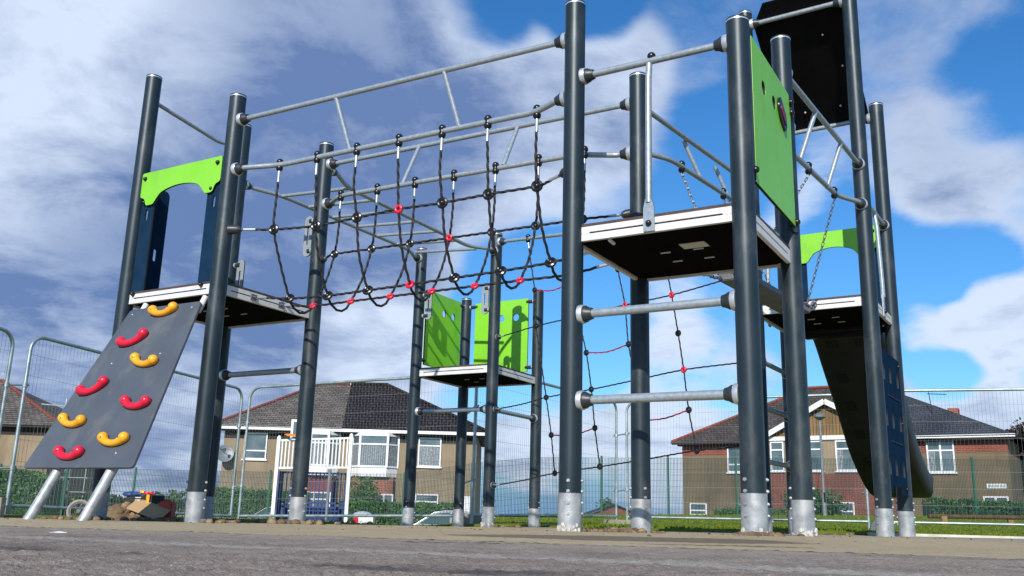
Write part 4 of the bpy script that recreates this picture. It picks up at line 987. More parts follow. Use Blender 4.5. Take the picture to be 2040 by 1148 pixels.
def fn():
    o_, k = random.choice(lob); d = V((random.gauss(0, 1), random.gauss(0, 1), random.gauss(0, 1))).normalized() * random.random() ** .4 * k; return o_ + d
leaves(m, fn, 4200, .06, .12, (0, 0, 0, 1)); m.build('crown', ['leafp', 'bark'], TR, flat=True)

# ------------------------------------------------------------------ houses (built in their own facade coordinates: x along the front, y back, z up)
def window(h, x0, x1, z0, z1, y=0.0, splits=(.5,), trans=.3, curtain=0, sill=True):
    m = MB(); f = .055; d = .05
    m.bb((x0, y - .06, z0), (x0 + f, y + d, z1)); m.bb((x1 - f, y - .06, z0), (x1, y + d, z1)); m.bb((x0 + f, y - .06, z0), (x1 - f, y + d, z0 + f)); m.bb((x0 + f, y - .06, z1 - f), (x1 - f, y + d, z1))
    for s in splits: x = x0 + (x1 - x0) * s; m.bb((x - f * .6, y - .056, z0 + f), (x + f * .6, y + d - .002, z1 - f))
    if trans: z = z1 - (z1 - z0) * trans; m.bb((x0 + f, y - .052, z - f * .55), (x1 - f, y + d - .004, z + f * .55))
    w = m.build('window', 'upvc', h, local=True, flat=True)
    m = MB(); m.bb((x0 + .03, y - .016, z0 + .03), (x1 - .03, y - .006, z1 - .03)); m.build('pane', 'glass', w, local=True, flat=True)
    if curtain:
        m = MB(); n = int((x1 - x0) / .07)
        for i in range(n):
            if curtain == 1 or i < n * .28:
                a = x0 + .06 + (x1 - x0 - .12) * i / n; m.bb((a, y - .022, z0 + .06), (a + .045, y - .018, z1 - (z1 - z0) * trans - .03))
        m.build('blind', 'curtain', w, local=True, flat=True)
    if sill: m = MB(); m.bb((x0 - .06, y - .09, z0 - .06), (x1 + .06, y + .02, z0 - .002)); m.build('sill', 'upvc', w, local=True, flat=True)
    return w
def quad(m, *p, mi=0): m.add([V(x) for x in p], [tuple(range(len(p)))], mi)
def hip(h, name, mt, pts, th=.06):
    m = MB(); n = (V(pts[1]) - V(pts[0])).cross(V(pts[2]) - V(pts[0])).normalized(); n = n if n.z > 0 else -n
    k = len(pts); m.add([V(p) for p in pts] + [V(p) - n * th for p in pts], [tuple(range(k)), tuple(reversed(range(k, 2 * k)))] + [(i, (i + 1) % k, k + (i + 1) % k, k + i) for i in range(k)])
    return m.build(name, mt, h, local=True, flat=True)
def ridge(rf, a, b, mt='ridge', r=.075):
    a = V(a); b = V(b); n = max(2, int((b - a).length / .42)); m = MB()
    for i in range(n):
        p = a.lerp(b, i / n); q = a.lerp(b, (i + .97) / n); m.tube([p, q], [r, r * .93], 8)
    m.build('ridge_tile', mt, rf, local=True)
zb = -1.35
# -- tiled pair of houses
HC = thing('house', 'brown roughcast house with a half old, half newly tiled hipped roof and white windows', 'house', (0, 43, 0))
m = MB(); m.bb((-13.05, 0, zb), (-1.42, 8, 3.56)); m.build('wall', 'render', HC, local=True, flat=True)
m = MB(); m.bb((-13.4, -.30, 3.50), (-1.12, -.02, 3.56)); m.bb((-13.05, -.012, 3.18), (-1.42, -.003, 3.5)); m.build('soffit', 'soffit', HC, local=True, flat=True)  # lower box is a dark strip on the wall face below the eaves
m = MB(); m.bb((-13.48, -.40, 3.57), (-1.05, -.34, 3.74)); m.build('gutter', 'white', HC, local=True, flat=True)
r1 = hip(HC, 'roof', 'slate', [(-13.6, -.42, 3.72), (-7.60, -.42, 3.72), (-8.0, 3.6, 6.26), (-9.5, 3.6, 6.26)])
r2 = hip(HC, 'roof', 'tile', [(-7.60, -.42, 3.74), (-.98, -.42, 3.74), (-6.2, 3.6, 6.30), (-8.0, 3.6, 6.30)])
hip(HC, 'roof', 'slate', [(-13.6, 8.4, 3.72), (-13.6, -.42, 3.72), (-9.5, 3.6, 6.26)]); hip(HC, 'roof', 'tile', [(-.98, -.42, 3.74), (-.98, 8.4, 3.74), (-6.2, 3.6, 6.30)])
hip(HC, 'roof', 'slate', [(-13.6, 8.4, 3.72), (-9.5, 3.6, 6.26), (-6.2, 3.6, 6.28), (-.98, 8.4, 3.72)])
ridge(r1, (-13.55, -.40, 3.76), (-9.5, 3.6, 6.30)); ridge(r1, (-9.5, 3.6, 6.31), (-8.05, 3.6, 6.31)); ridge(r2, (-8.0, 3.6, 6.35), (-6.2, 3.6, 6.35), 'tile'); ridge(r2, (-6.2, 3.6, 6.35), (-1.0, -.4, 3.80), 'tile')
window(HC, -12.10, -11.05, 2.25, 3.46, 0, (), .68)
def bay(x0, x1, z0, z1, zbr):
    b = MB(); d = -.55
    poly = [(x0, 0), (x0 + .42, d), (x1 - .42, d), (x1, 0)]
    for za, zc, mi in ((z1, z1 + .10, 0), (z0 - .42, z0 - .02, 0)):
        b = MB(); b.add([(x, y, za) for x, y in poly] + [(x, y, zc) for x, y in poly], [(0, 1, 5, 4), (1, 2, 6, 5), (2, 3, 7, 6), (4, 5, 6, 7), (3, 2, 1, 0), (0, 4, 7, 3)], mi)
        bb_ = b.build('bay_window' if za < z1 else 'bay_roof', 'white', HC, local=True, flat=True)
    w = MB(); f = .05
    for p_ in poly: w.box((p_[0], p_[1], (z0 + z1) / 2), (f, f, (z1 - z0) / 2 + .012))
    for (a, c) in zip(poly, poly[1:]):
        A_, C_ = V((*a, 0)), V((*c, 0)); u = (C_ - A_); L_ = u.length; u.normalize(); n_ = V((-u.y, u.x, 0)); md = (A_ + C_) / 2
        for z, hh in ((z0 + .03, .04), (z1 - .03, .04), (z1 - (z1 - z0) * .3, .035)): w.box((md.x, md.y, z), (L_ / 2, .035, hh), (u, n_, V((0, 0, 1))))
    w.build('frame', 'upvc', bb_, local=True, flat=True)
    w = MB(); cu = MB()
    for (a, c) in zip(poly, poly[1:]):
        A_, C_ = V((*a, 0)), V((*c, 0)); u = (C_ - A_); L_ = u.length; u.normalize(); n_ = V((-u.y, u.x, 0)); md = (A_ + C_) / 2
        w.box((md.x, md.y, (z0 + z1) / 2), (L_ / 2, .006, (z1 - z0) / 2 - .03), (u, n_, V((0, 0, 1))))
        N = int(L_ / .09)
        for i in range(N): q = A_ + u * (L_ * (i + .5) / N) - n_ * .015 * (1 if n_.y > 0 else -1); cu.box((q.x, q.y, z0 + (z1 - z0) * .36), (.026, .004, (z1 - z0) * .30), (u, n_, V((0, 0, 1))))
    w.build('pane', 'glass', bb_, local=True, flat=True); cu.build('blind', 'curtain', bb_, local=True, flat=True)
    q = MB(); q.bb((x0 + .12, -.30, zb), (x1 - .12, -.005, z0 - .44)); q.build('brick_panel', 'brick' if x0 > -8 else 'brickw', HC, local=True, flat=True)
bay(-9.35, -7.72, 2.02, 3.48, 0); bay(-7.12, -5.02, 2.02, 3.48, 0)
window(HC, -4.10, -3.05, 2.12, 3.44, 0, (), .28, 1); window(HC, -4.12, -3.07, .02, .90, 0, (), .38); window(HC, -5.75, -5.10, .05, .85, -.31, (.35,), .5, 0, False); window(HC, -12.05, -11.1, -.3, .82, 0, (), .3); window(HC, -9.4, -7.9, -.2, .86, -.31, (.5,), .3, 0, False)
m = MB(); m.bb((-1.98, -.06, zb), (-1.50, -.004, .85)); m.build('door', 'upvc', HC, local=True, flat=True)
DS = thing('satellite_dish', 'grey satellite dish on the wall of the half tiled house', 'satellite dish', (-12.75, 42.7, 2.4))
m = MB(); dc = V((-12.85, 42.62, 2.42)); ax = V((.35, -1, .35)).normalized(); xx = ax.orthogonal().normalized(); yy = ax.cross(xx)
for i in range(6):
    r = .08 * (i + .5); 
vs = [dc]; fs = []
for i in range(1, 7):
    for k in range(20):
        an = 2 * pi * k / 20; r = .40 * i / 6; vs.append(dc + xx * r * cos(an) + yy * r * sin(an) + ax * (.55 * r * r))
for k in range(20): fs.append((0, 1 + k, 1 + (k + 1) % 20))
for i in range(5):
    for k in range(20): a = 1 + i * 20 + k; b = 1 + i * 20 + (k + 1) % 20; fs.append((a, a + 20, b + 20, b))
m.add(vs, fs); m.build('dish', 'grey', DS)
m = MB(); m.tube([dc - yy * .3, dc + ax * .45 - yy * .05], .018, 6); m.tube([dc, V((-12.85, 42.98, 2.35))], .025, 6); m.box(dc + ax * .46 - yy * .04, (.05, .05, .07)); m.build('arm', 'conn', DS)
# -- brick gabled house, turned towards the left
HR = thing('house', 'brick and roughcast house with timber gable, grey slate roof and name plate', 'house', (8.3, 45, 0), math.atan2(-8, 11.6))
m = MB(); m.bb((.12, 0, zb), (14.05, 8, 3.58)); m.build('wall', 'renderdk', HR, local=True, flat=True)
m = MB(); m.bb((.12, -.012, 3.08), (4.6, -.002, 3.58)); m.build('brick_band', 'brick2', HR, local=True, flat=True); m = MB(); m.bb((10.0, -.012, 3.05), (14.05, -.002, 3.58)); m.build('brick_band', 'brick2', HR, local=True, flat=True)
m = MB(); m.bb((.0, -.30, 3.50), (14.3, -.016, 3.56)); m.build('soffit', 'soffit', HR, local=True, flat=True)
m = MB(); m.bb((10.2, -.40, 3.60), (14.4, -.34, 3.72)); m.build('gutter', 'white', HR, local=True, flat=True)
m = MB(); m.bb((-.25, -.40, 3.56), (4.5, -.34, 3.66)); m.build('gutter', 'soffit', HR, local=True, flat=True)
r3 = hip(HR, 'roof', 'slate2', [(-.3, -.42, 3.66), (7.2, -.42, 3.66), (7.2, 3.6, 6.45), (5.2, 3.6, 6.45)]); r4 = hip(HR, 'roof', 'slate3', [(7.2, -.42, 3.68), (14.45, -.42, 3.68), (8.4, 3.6, 6.48), (7.2, 3.6, 6.48)])
hip(HR, 'roof', 'slate2', [(-.3, 8.4, 3.66), (-.3, -.42, 3.66), (5.2, 3.6, 6.45)]); hip(HR, 'roof', 'slate3', [(14.45, -.42, 3.68), (14.45, 8.4, 3.68), (8.4, 3.6, 6.48)]); hip(HR, 'roof', 'slate3', [(-.3, 8.4, 3.66), (5.2, 3.6, 6.45), (8.4, 3.6, 6.46), (14.45, 8.4, 3.66)])
ridge(r3, (-.25, -.40, 3.70), (5.2, 3.6, 6.50)); ridge(r3, (5.2, 3.6, 6.51), (8.4, 3.6, 6.51))
gb = MB(); Y0 = -.75
gb.bb((4.62, Y0, zb), (9.88, -.02, 3.62)); gw = gb.build('gable_wing', 'render', HR, local=True, flat=True)
m = MB(); quad(m, (4.3, Y0 - .02, 3.64), (10.2, Y0 - .02, 3.64), (7.25, Y0 - .02, 5.20)); quad(m, (4.3, Y0 + .05, 3.64), (7.25, Y0 + .05, 5.20), (10.2, Y0 + .05, 3.64)); m.build('cladding', 'clad', gw, local=True, flat=True)
for s in (-1, 1):
    hip(HR, 'roof', 'slate2' if s < 0 else 'slate3', [(7.25, Y0 - .28, 5.30), (7.25 + s * 3.15, Y0 - .28, 3.62), (7.25 + s * 3.15, 1.2, 3.62), (7.25, 2.4, 5.30)])
    m = MB(); a = V((7.25, Y0 - .3, 5.24)); b = V((7.25 + s * 3.1, Y0 - .3, 3.58)); u = (b - a).normalized(); n_ = V((-u.z, 0, u.x)); m.box((a + b) / 2, ((b - a).length / 2, .025, .11), (u, V((0, 1, 0)), n_)); m.build('bargeboard', 'white', gw, local=True, flat=True)
m = MB(); m.bb((4.6, Y0 - .10, 3.60), (9.9, Y0 - .03, 3.78)); m.build('fascia', 'white', gw, local=True, flat=True)
m = MB(); m.bb((4.60, Y0 - .015, zb), (9.9, Y0 - .002, 2.16)); m.build('brick_panel', 'brick2', gw, local=True, flat=True)
window(HR, 4.70, 5.30, 2.28, 3.56, Y0, (), .28); window(HR, 6.10, 6.98, 2.28, 3.56, Y0, (), .28, 2); window(HR, 7.55, 8.5, 2.28, 3.56, Y0, (), .28, 2); window(HR, 5.9, 8.2, -.1, .98, Y0 - .016, (.2, .7), .35, 0, False)
window(HR, 2.40, 3.10, 2.27, 3.46, 0, (), .7); window(HR, 11.05, 12.10, 2.24, 3.56, 0, (.5,), .33, 2); window(HR, .46, 1.32, .30, .86, 0, (), .6, 0, False); window(HR, 13.0, 13.9, -.2, 1.30, 0, (.5,), .3, 0)
m = MB(); m.bb((11.45, 3.2, 4.4), (11.87, 3.7, 5.22)); ch = m.build('chimney', 'brick', HR, local=True, flat=True)
SG = MB(); SG.bb((13.16, -.035, 1.60), (13.88, -.003, 1.79)); sg = SG.build('name_plate', 'signw', HR, local=True, flat=True)
me = text_mesh('ANGUS AVE', .115); m = MB(); m.mesh(me, MX.Translation((13.52, -.037, 1.695)) @ MX.Rotation(radians(90), 4, 'X'), 0); m.build('lettering', 'ink', sg, local=True, flat=True)
AN = thing('tv_aerial', 'thin television aerial standing on the grey slate roof', 'aerial', (8.3 + 12.0 * .823, 45 - 12.0 * .568 + 1.4, 4.7))
m = MB(); bx, by, bz = AN.location; m.cyl((bx, by, bz), (bx - .12, by, bz + 1.0), .018, None, 6); m.build('mast', 'conn', AN)
m = MB(); m.cyl((bx - .2, by, bz + .92), (bx + .7, by + .1, bz + .92), .012, None, 5)
for i in range(9): m.cyl((bx - .1 + i * .085, by - .14, bz + .92), (bx - .1 + i * .085, by + .14, bz + .92), .007, None, 4)
m.build('boom', 'conn', AN)
# -- brown end house
HL = thing('house', 'brown end house with a red-ridged hipped roof, cut by the picture edge', 'house', (-20.1, 41.5, 0))
m = MB(); m.bb((-9, 0, zb), (-.15, 7, 3.35)); m.build('wall', 'render', HL, local=True, flat=True)
m = MB(); m.bb((-9.2, -.35, 3.28), (.28, -.02, 3.36)); m.bb((-9, -.012, 2.95), (-.15, -.003, 3.3)); m.build('soffit', 'soffit', HL, local=True, flat=True)  # lower box: dark strip laid on the wall face under the eaves board
r5 = hip(HL, 'roof', 'slate', [(-9, -.4, 3.4), (.35, -.4, 3.4), (-4.6, 3.5, 5.75), (-9, 3.5, 5.75)]); hip(HL, 'roof', 'slate', [(.35, -.4, 3.4), (.35, 7.4, 3.4), (-4.6, 3.5, 5.75)]); hip(HL, 'roof', 'slate', [(-9, 7.4, 3.4), (-9, 3.5, 5.75), (-4.6, 3.5, 5.75), (.35, 7.4, 3.4)])
ridge(r5, (.32, -.38, 3.45), (-4.6, 3.5, 5.80)); ridge(r5, (-4.6, 3.5, 5.80), (-9, 3.5, 5.80))
window(HL, -5.2, -4.0, 1.9, 3.0, 0, (.5,), .3); window(HL, -1.9, -1.0, .35, .55, 0, (), 0, 0, False)
# -- far roof on the horizon
HF = thing('house', 'tiny far house with a red-brown gable on the skyline behind the net', 'house', (9.4, 82, 0))
m = MB(); m.bb((-2.3, 0, -2), (2.3, 6, .35)); quad(m, (-2.3, 0, .35), (2.3, 0, .35), (0, 0, 1.15)); m.build('wall', 'brick2', HF, local=True, flat=True)
for s in (-1, 1): hip(HF, 'roof', 'slate3' if s > 0 else 'soffit', [(0, -.3, 1.28), (s * 2.7, -.3, .30), (s * 2.7, 6.3, .30), (0, 6.3, 1.28)])
bush('bush', (8.7, 84, .8), .9, .7, 1.1, 260, 'small dark conifer tops beside the far roof', pick=(0, 0, 1), s=(.10, .24))

# ------------------------------------------------------------------ lamp post, scaffold tower, cars, bits and pieces
LP = thing('lamp_post', 'slim grey lamp post in front of the timber gable', 'lamp post', (10.42, 31, H(10.42, 31)))
m = MB(); m.tube([(10.42, 31, .05), (10.42, 31, .98), (10.42, 31, 1.0), (10.42, 31, 3.45)], [.075, .07, .045, .038], 12); m.build('pole', 'grey', LP)
m = MB(); m.box((10.42, 30.93, .9), (.03, .01, .16)); m.build('hatch', 'black', LP)
m = MB(); m.tube([(10.42, 31, 3.42), (10.42, 31, 3.52), (10.42, 31, 3.60), (10.42, 31, 3.66)], [.05, .20, .21, .06], 16); m.build('lamp_head', 'grey', LP)
SC = thing('scaffold_tower', 'spindly steel scaffold tower beside the brown end house', 'scaffold', (-17.4, 37.5, -1.2))
m = MB(); X0, X1, Y1_, Y2_ = -17.75, -16.6, 37.2, 38.3
for x in (X0, X1):
    for y in (Y1_, Y2_): m.cyl((x, y, -1.2), (x, y, 4.15), .032, None, 6)
m.build('upright', 'fence', SC)
m = MB()
for i in range(9):
    z = -.6 + .55 * i
    m.cyl((X0 - .1, Y1_, z), (X1 + .1, Y1_, z), .025, None, 6); m.cyl((X0, Y1_, z), (X0, Y2_, z), .025, None, 6); m.cyl((X1, Y1_, z), (X1, Y2_, z), .025, None, 6)
m.build('ledger', 'fence', SC)
m = MB(); m.cyl((X0, Y1_, 2.6), (X1, Y1_, 3.8), .022, None, 6); m.cyl((X0 - 1.0, Y1_, 3.9), (X1 + .3, Y1_, 3.75), .022, None, 6); m.cyl((X0, Y1_, 1.0), (X1, Y1_, 2.1), .022, None, 6); m.build('brace', 'fence', SC)
def car(x, y, paint, label, flip=1):
    z0 = -1.28; C_ = thing('parked_car', label, 'car', (x, y, z0))
    prof = [(-2.0, .25), (-2.02, .62), (-1.85, .80), (-1.05, .92), (-.35, 1.38), (.1, 1.47), (.9, 1.46), (1.45, 1.30), (1.85, .95), (1.98, .90), (2.0, .30)]
    m = MB(); n = len(prof); m.add([(x + flip * a, y + s * (.82 if b < 1 else .68), z0 + b) for s in (-1, 1) for a, b in prof], [tuple(range(n)), tuple(reversed(range(n, 2 * n)))] + [(i, (i + 1) % n, n + (i + 1) % n, n + i) for i in range(n)])
    bd = m.build('body', paint, C_, bev=.03)
    for k, (a0, b0, a1, b1, a2, b2, a3, b3) in enumerate(((-.86, .95, -.30, 1.32, .28, 1.38, .28, .95), (.36, .95, .36, 1.38, .95, 1.37, 1.45, 1.02))):
        m = MB(); m.add([(x + flip * a, y - (.835 if b < 1 else .70), z0 + b) for a, b in ((a0, b0), (a1, b1), (a2, b2), (a3, b3))], [(0, 1, 2, 3)]); m.build('window', 'carglass', C_, flat=True)
    m = MB(); m.add([(x + flip * -1.0, y - .62, z0 + .96), (x + flip * -1.0, y + .62, z0 + .96), (x + flip * -.36, y + .56, z0 + 1.40), (x + flip * -.36, y - .56, z0 + 1.40)], [(0, 1, 2, 3)]); 
    m.v = [(a - flip * .02, b, c + .02) for a, b, c in m.v]; m.build('windscreen', 'carglass', C_, flat=True)
    for a in (-1.25, 1.25):
        for s in (-1, 1):
            m = MB(); m.tube([(x + a, y + s * .66, z0 + .32), (x + a, y + s * .86, z0 + .32)], .32, 20); w = m.build('wheel', 'rubber', C_)
            m = MB(); m.tube([(x + a, y + s * .84, z0 + .32), (x + a, y + s * .87, z0 + .32)], .2, 16); m.build('rim', 'alu', w)
car(-2.45, 37.6, 'carwhite', 'white car parked in front of the half tiled house, mostly hidden by the lawn'); car(-9.0, 37.6, 'cargreen', 'dark green car parked behind the fence, beside the white goal')
TC = thing('toy_car', 'red and white ride-on toy car on the grass behind the low fence rail', 'toy car', (-2.08, 13.7, H(-2.08, 13.7)))
cx_, cy_, cz_ = TC.location; cz_ += .0
m = MB(); m.tube([(cx_ - .04, cy_ - .12, cz_ + .03), (cx_ + .19, cy_ - .12, cz_ + .03)], .001, 4); m.bb((cx_ - .02, cy_ - .12, cz_ + .04), (cx_ + .19, cy_ + .12, cz_ + .17)); m.build('body', 'white', TC, bev=.02)
m = MB(); m.bb((cx_ - .09, cy_ - .11, cz_ + .06), (cx_ - .02, cy_ + .11, cz_ + .165)); m.build('bonnet', 'red', TC, bev=.015)
m = MB(); m.sphere((cx_ + .02, cy_, cz_ + .17), .15, 18, 10, (1, .75, .48)); m.build('roof', 'carwhite', TC)
for s in (-1, 1):
    m = MB(); m.tube([(cx_ - .12, cy_ + s * .09, cz_ + .06), (cx_ - .12, cy_ + s * .14, cz_ + .06)], .07, 18); m.tube([(cx_ - .12, cy_ + s * .135, cz_ + .06), (cx_ - .12, cy_ + s * .145, cz_ + .06)], .03, 12, True, 1); m.build('wheel', ['rubber', 'alu'], TC)
    m = MB(); m.tube([(cx_ + .15, cy_ + s * .09, cz_ + .05), (cx_ + .15, cy_ + s * .13, cz_ + .05)], .055, 16); m.build('wheel', 'rubber', TC)
WR = thing('knee_rail', 'low timber knee rail on short posts across the lawn below the street name plate', 'timber rail', (11, 20, H(11, 20)))
m = MB(); m.cyl((8.9, 20, H(8.9, 20) + .20), (15.5, 19.6, H(15.5, 19.6) + .20), .045, None, 10); m.build('rail', 'wood', WR)
for x in (9.2, 10.6, 12.0, 13.4, 14.8): m = MB(); m.box((x, 19.93, H(x, 19.93) + .06), (.06, .04, .15)); m.build('post', 'stake', WR, bev=.006)

# rubbish heap behind the left post
bx, by = -2.98, 7.75; bz = H(bx, by)
m = MB(); 
vs = []; NR, NC = 12, 24
for j in range(NR + 1):
    for k in range(NC):
        a = 2 * pi * k / NC; r = j / NR; px_, py_ = cos(a) * r * .34, sin(a) * r * .24
        h = .15 * (1 - r) ** .8 * (1 + .0) + .05 * NZ.noise(V((px_ * 9, py_ * 9, 1))) * (1 - r * .6) + .03 * NZ.noise(V((px_ * 24, py_ * 24, 4))); vs.append((bx - .06 + px_, by - .05 + py_, bz + max(-.03, h) - .01))
m.add(vs, [(j * NC + k, j * NC + (k + 1) % NC, (j + 1) * NC + (k + 1) % NC, (j + 1) * NC + k) for j in range(NR) for k in range(NC)])
for i in range(90):
    a = R(0, 6.28); r = R(.0, .32); rock(m, (bx - .06 + cos(a) * r, by - .05 + sin(a) * r * .7, bz + max(0, .14 * (1 - r / .34))), R(.010, .034), .8, random.choice((0, 0, 1)))
tag(m.build('dirt_heap', ['soil', 'stone'], None, sharp=60), 'small heap of brown dug soil behind the foot of the arch tower', 'dirt heap')
me = plate_mesh([(-.14, -.09), (.15, -.11), (.16, .09), (-.13, .10)], [], .006, .001); m = MB(); m.mesh(me, MX.Translation((bx + .13, by - .16, bz + .10)) @ MX.Rotation(.28, 4, 'Y') @ MX.Rotation(.55, 4, 'X')); tag(m.build('cardboard_sheet', 'card', None), 'torn sheet of brown cardboard lying on the soil heap', 'cardboard')
def lump(mb, c, r, sc, fr=7, am=.35, mi=0):
    o_ = len(mb.v); mb.sphere(c, r, 20, 14, sc, mi); cc = V(c); sd = R(0, 50)
    for q in range(o_, len(mb.v)):
        p = V(mb.v[q]) - cc; k = 1 + am * NZ.noise(p * fr + V((sd, 0, 0))) + am * .5 * NZ.noise(p * fr * 3 + V((0, sd, 0))); mb.v[q] = tuple(cc + p * k)
m = MB()
for dx, dz, r_ in ((-.11, .205, .055), (-.05, .205, .06), (.03, .195, .062), (.10, .18, .05)): lump(m, (bx + dx, by + .08, bz + dz), r_, (1.25, .9, .42), 12, .5)
tag(m.build('plastic_bag', 'tarp', None, sharp=70), 'crumpled dark blue plastic bag draped over the top of the soil heap', 'bag')
PB = thing('tool_bag', 'black tool bag with a yellow strap on the soil heap', 'tool bag', (bx + .0, by + .05, bz + .12))
m = MB(); m.sphere((bx - .02, by + .02, bz + .145), .13, 16, 10, (1.2, .7, .38)); m.bb((bx + .05, by - .10, bz + .11), (bx + .17, by + .06, bz + .20)); m.build('body', 'rubber', PB)
m = MB(); m.bb((bx + .085, by - .115, bz + .10), (bx + .11, by + .065, bz + .205)); m.build('strap', 'yellow', PB)
for z in (.135, .155, .175): m = MB(); m.bb((bx - .0, by - .125, bz + z), (bx + .045, by - .09, bz + z + .008)); m.build('label_stripe', 'sticker', PB)
m = MB(); m.bb((-.05, -.05, 0), (.055, .05, .155)); m.bb((-.03, -.03, .155), (.03, .03, .17)); cn = m.build('fuel_can', 'redbox', None, bev=.012); cn.location = (bx + .24, by - .06, bz); tag(cn, 'red plastic can standing beside the cardboard', 'can')
m = MB(); rock(m, (bx + .0, by + .02, bz + .226), .022, .7); tag(m.build('glove', 'yellow', None), 'yellow work glove on top of the blue bag', 'glove')
m = MB(); lump(m, (bx + .06, by + .0, bz + .216), .027, (1.3, .8, .45), 20, .6); tag(m.build('cloth', 'red', None), 'bunched red cloth on top of the blue bag', 'cloth')
WH = thing('loose_wheel', 'small worn grey wheel lying on edge behind the right leg of the climbing board', 'wheel', (-3.38, 7.55, H(-3.38, 7.55) + .06))
wx, wy, wz = WH.location; m = MB(); m.torus((wx, wy, wz), V((.25, -1, .1)), .082, .013, 26, 10); m.build('tyre', 'rubberg', WH)
m = MB(); m.torus((wx, wy, wz), V((.25, -1, .1)), .066, .007, 20, 8); m.sphere((wx, wy, wz), .022, 10, 8); m.build('rim', 'stone2', WH)
m = MB(); vs = [(0, 0, .002), (.13, .02, .006), (.125, .05, .014), (-.006, .035, .010), (.06, .008, .012), (.065, .045, .02)]; m.add(vs, [(0, 4, 5, 3), (4, 1, 2, 5)])
m.add([(a, b, c + .002) for a, b, c in vs], [(0, 4, 5, 3), (4, 1, 2, 5)]); pp_ = m.build('litter', 'paper', None, flat=True); pp_.location = (-.765, 1.60, H(-.76, 1.6) + .001); pp_.scale = (.21, .3, .25); tag(pp_, 'scrap of white paper lying on the paving', 'litter')

# ------------------------------------------------------------------ sky, sun, camera
az, el = radians(14), radians(31)
tosun = V((-sin(az) * cos(el), -cos(az) * cos(el), sin(el)))
sd = bpy.data.lights.new('sun', 'SUN'); sd.energy = 4.6; sd.angle = radians(.53); sd.color = (1, .945, .86)
so_ = bpy.data.objects.new('sun', sd); COL.objects.link(so_); so_.rotation_euler = tosun.to_track_quat('Z', 'Y').to_euler()
w = bpy.data.worlds.new('World'); S.world = w; w.use_nodes = True; nt = w.node_tree; L = nt.links.new
bg = nt.nodes['Background']; bg.inputs['Strength'].default_value = 1.0
sky = _n(nt, 'ShaderNodeTexSky', sky_type='NISHITA'); sky.sun_disc = False; sky.sun_elevation = el; sky.sun_rotation = math.atan2(tosun.x, tosun.y); sky.altitude = 100; sky.air_density = 1.1; sky.dust_density = .35; sky.ozone_density = 2.2
sk = _n(nt, 'ShaderNodeMix', data_type='RGBA', blend_type='MULTIPLY'); sk.inputs[0].default_value = 1; sk.inputs[7].default_value = (.074, .105, .138, 1); L(sky.outputs[0], sk.inputs[6])
hs = _n(nt, 'ShaderNodeHueSaturation'); hs.inputs['Saturation'].default_value = 1.12; hs.inputs['Value'].default_value = 1.0; L(sk.outputs[2], hs.inputs['Color'])
tc = _n(nt, 'ShaderNodeTexCoord'); D_ = tc.outputs['Generated']
sp = _n(nt, 'ShaderNodeSeparateXYZ'); L(D_, sp.inputs[0])
def mth(op, a, b=None, c=None):
    n = _n(nt, 'ShaderNodeMath', operation=op)
    for i, x in enumerate((a, b, c)):
        if x is None: continue
        if isinstance(x, (int, float)): n.inputs[i].default_value = x
        else: L(x, n.inputs[i])
    return n.outputs[0]
den = mth('ADD', mth('MAXIMUM', sp.outputs[2], 0.0), .22)
cb = _n(nt, 'ShaderNodeCombineXYZ'); L(mth('DIVIDE', sp.outputs[0], den), cb.inputs[0]); L(mth('DIVIDE', sp.outputs[1], den), cb.inputs[1]); cb.inputs[2].default_value = 2.3
def nz(sc, det, rg=.55, dist=0.0, off=0.0):
    n = _n(nt, 'ShaderNodeTexNoise'); n.inputs['Scale'].default_value = sc; n.inputs['Detail'].default_value = det; n.inputs['Roughness'].default_value = rg; n.inputs['Distortion'].default_value = dist
    if off:
        a = _n(nt, 'ShaderNodeVectorMath', operation='ADD'); a.inputs[1].default_value = (off, off * .7, off * .3); L(cb.outputs[0], a.inputs[0]); L(a.outputs[0], n.inputs['Vector'])
    else: L(cb.outputs[0], n.inputs['Vector'])
    return n.outputs['Fac']
def mrg(x, a, b, c=0., d=1.):
    n = _n(nt, 'ShaderNodeMapRange'); n.interpolation_type = 'SMOOTHSTEP'
    for i, v in enumerate((a, b, c, d)): n.inputs[i + 1].default_value = v
    L(x, n.inputs[0]); return n.outputs[0]
def lobe(d, r0, r1):
    n = _n(nt, 'ShaderNodeVectorMath', operation='DOT_PRODUCT'); n.inputs[1].default_value = V(d).normalized(); L(D_, n.inputs[0])
    return mrg(n.outputs['Value'], cos(radians(r1)), cos(radians(r0)))
LOBES = [((-25, 20), 10, 25, .30), ((-13, 25), 5, 13, .24), ((-21, 8), 4, 12, .22), ((-10, 17.5), 3, 8, .14), ((1, 23), 2.5, 8, .17), ((-2.6, 30.5), 1, 4.2, -.22), ((4.8, 31), 1, 3.8, -.22), ((6.9, 27.5), .6, 4, .17), ((8.5, 23), .6, 3.5, .08),
         ((13.2, 21.2), 1, 5.5, -.22), ((2.5, 11.8), 2, 7, -.30), ((-8.9, 11.4), .7, 3, -.14), ((-8.3, 8.4), 1, 4.5, .24), ((9.3, 12), .6, 4, .20), ((17.5, 17.5), .8, 4, .12), ((21, 13.6), 2, 6.5, -.28), ((27, 20), 1, 5.5, .17), ((24, 26), 2, 8, .08), ((29.5, 24), 1, 4, -.10),
         ((27, 14.2), .8, 3.5, -.24), ((24.6, 11), .4, 2.6, .26), ((28.4, 11.3), .6, 3.2, .32), ((25.5, 8.4), .5, 2.4, -.24), ((26, 4.8), 1, 6, .26), ((2.5, 4.8), 1, 4.5, .18), ((9, 4.6), 1, 5, .22), ((6, 1.5), 1.5, 5, -.10), ((14, 8), 1, 5, .10)]
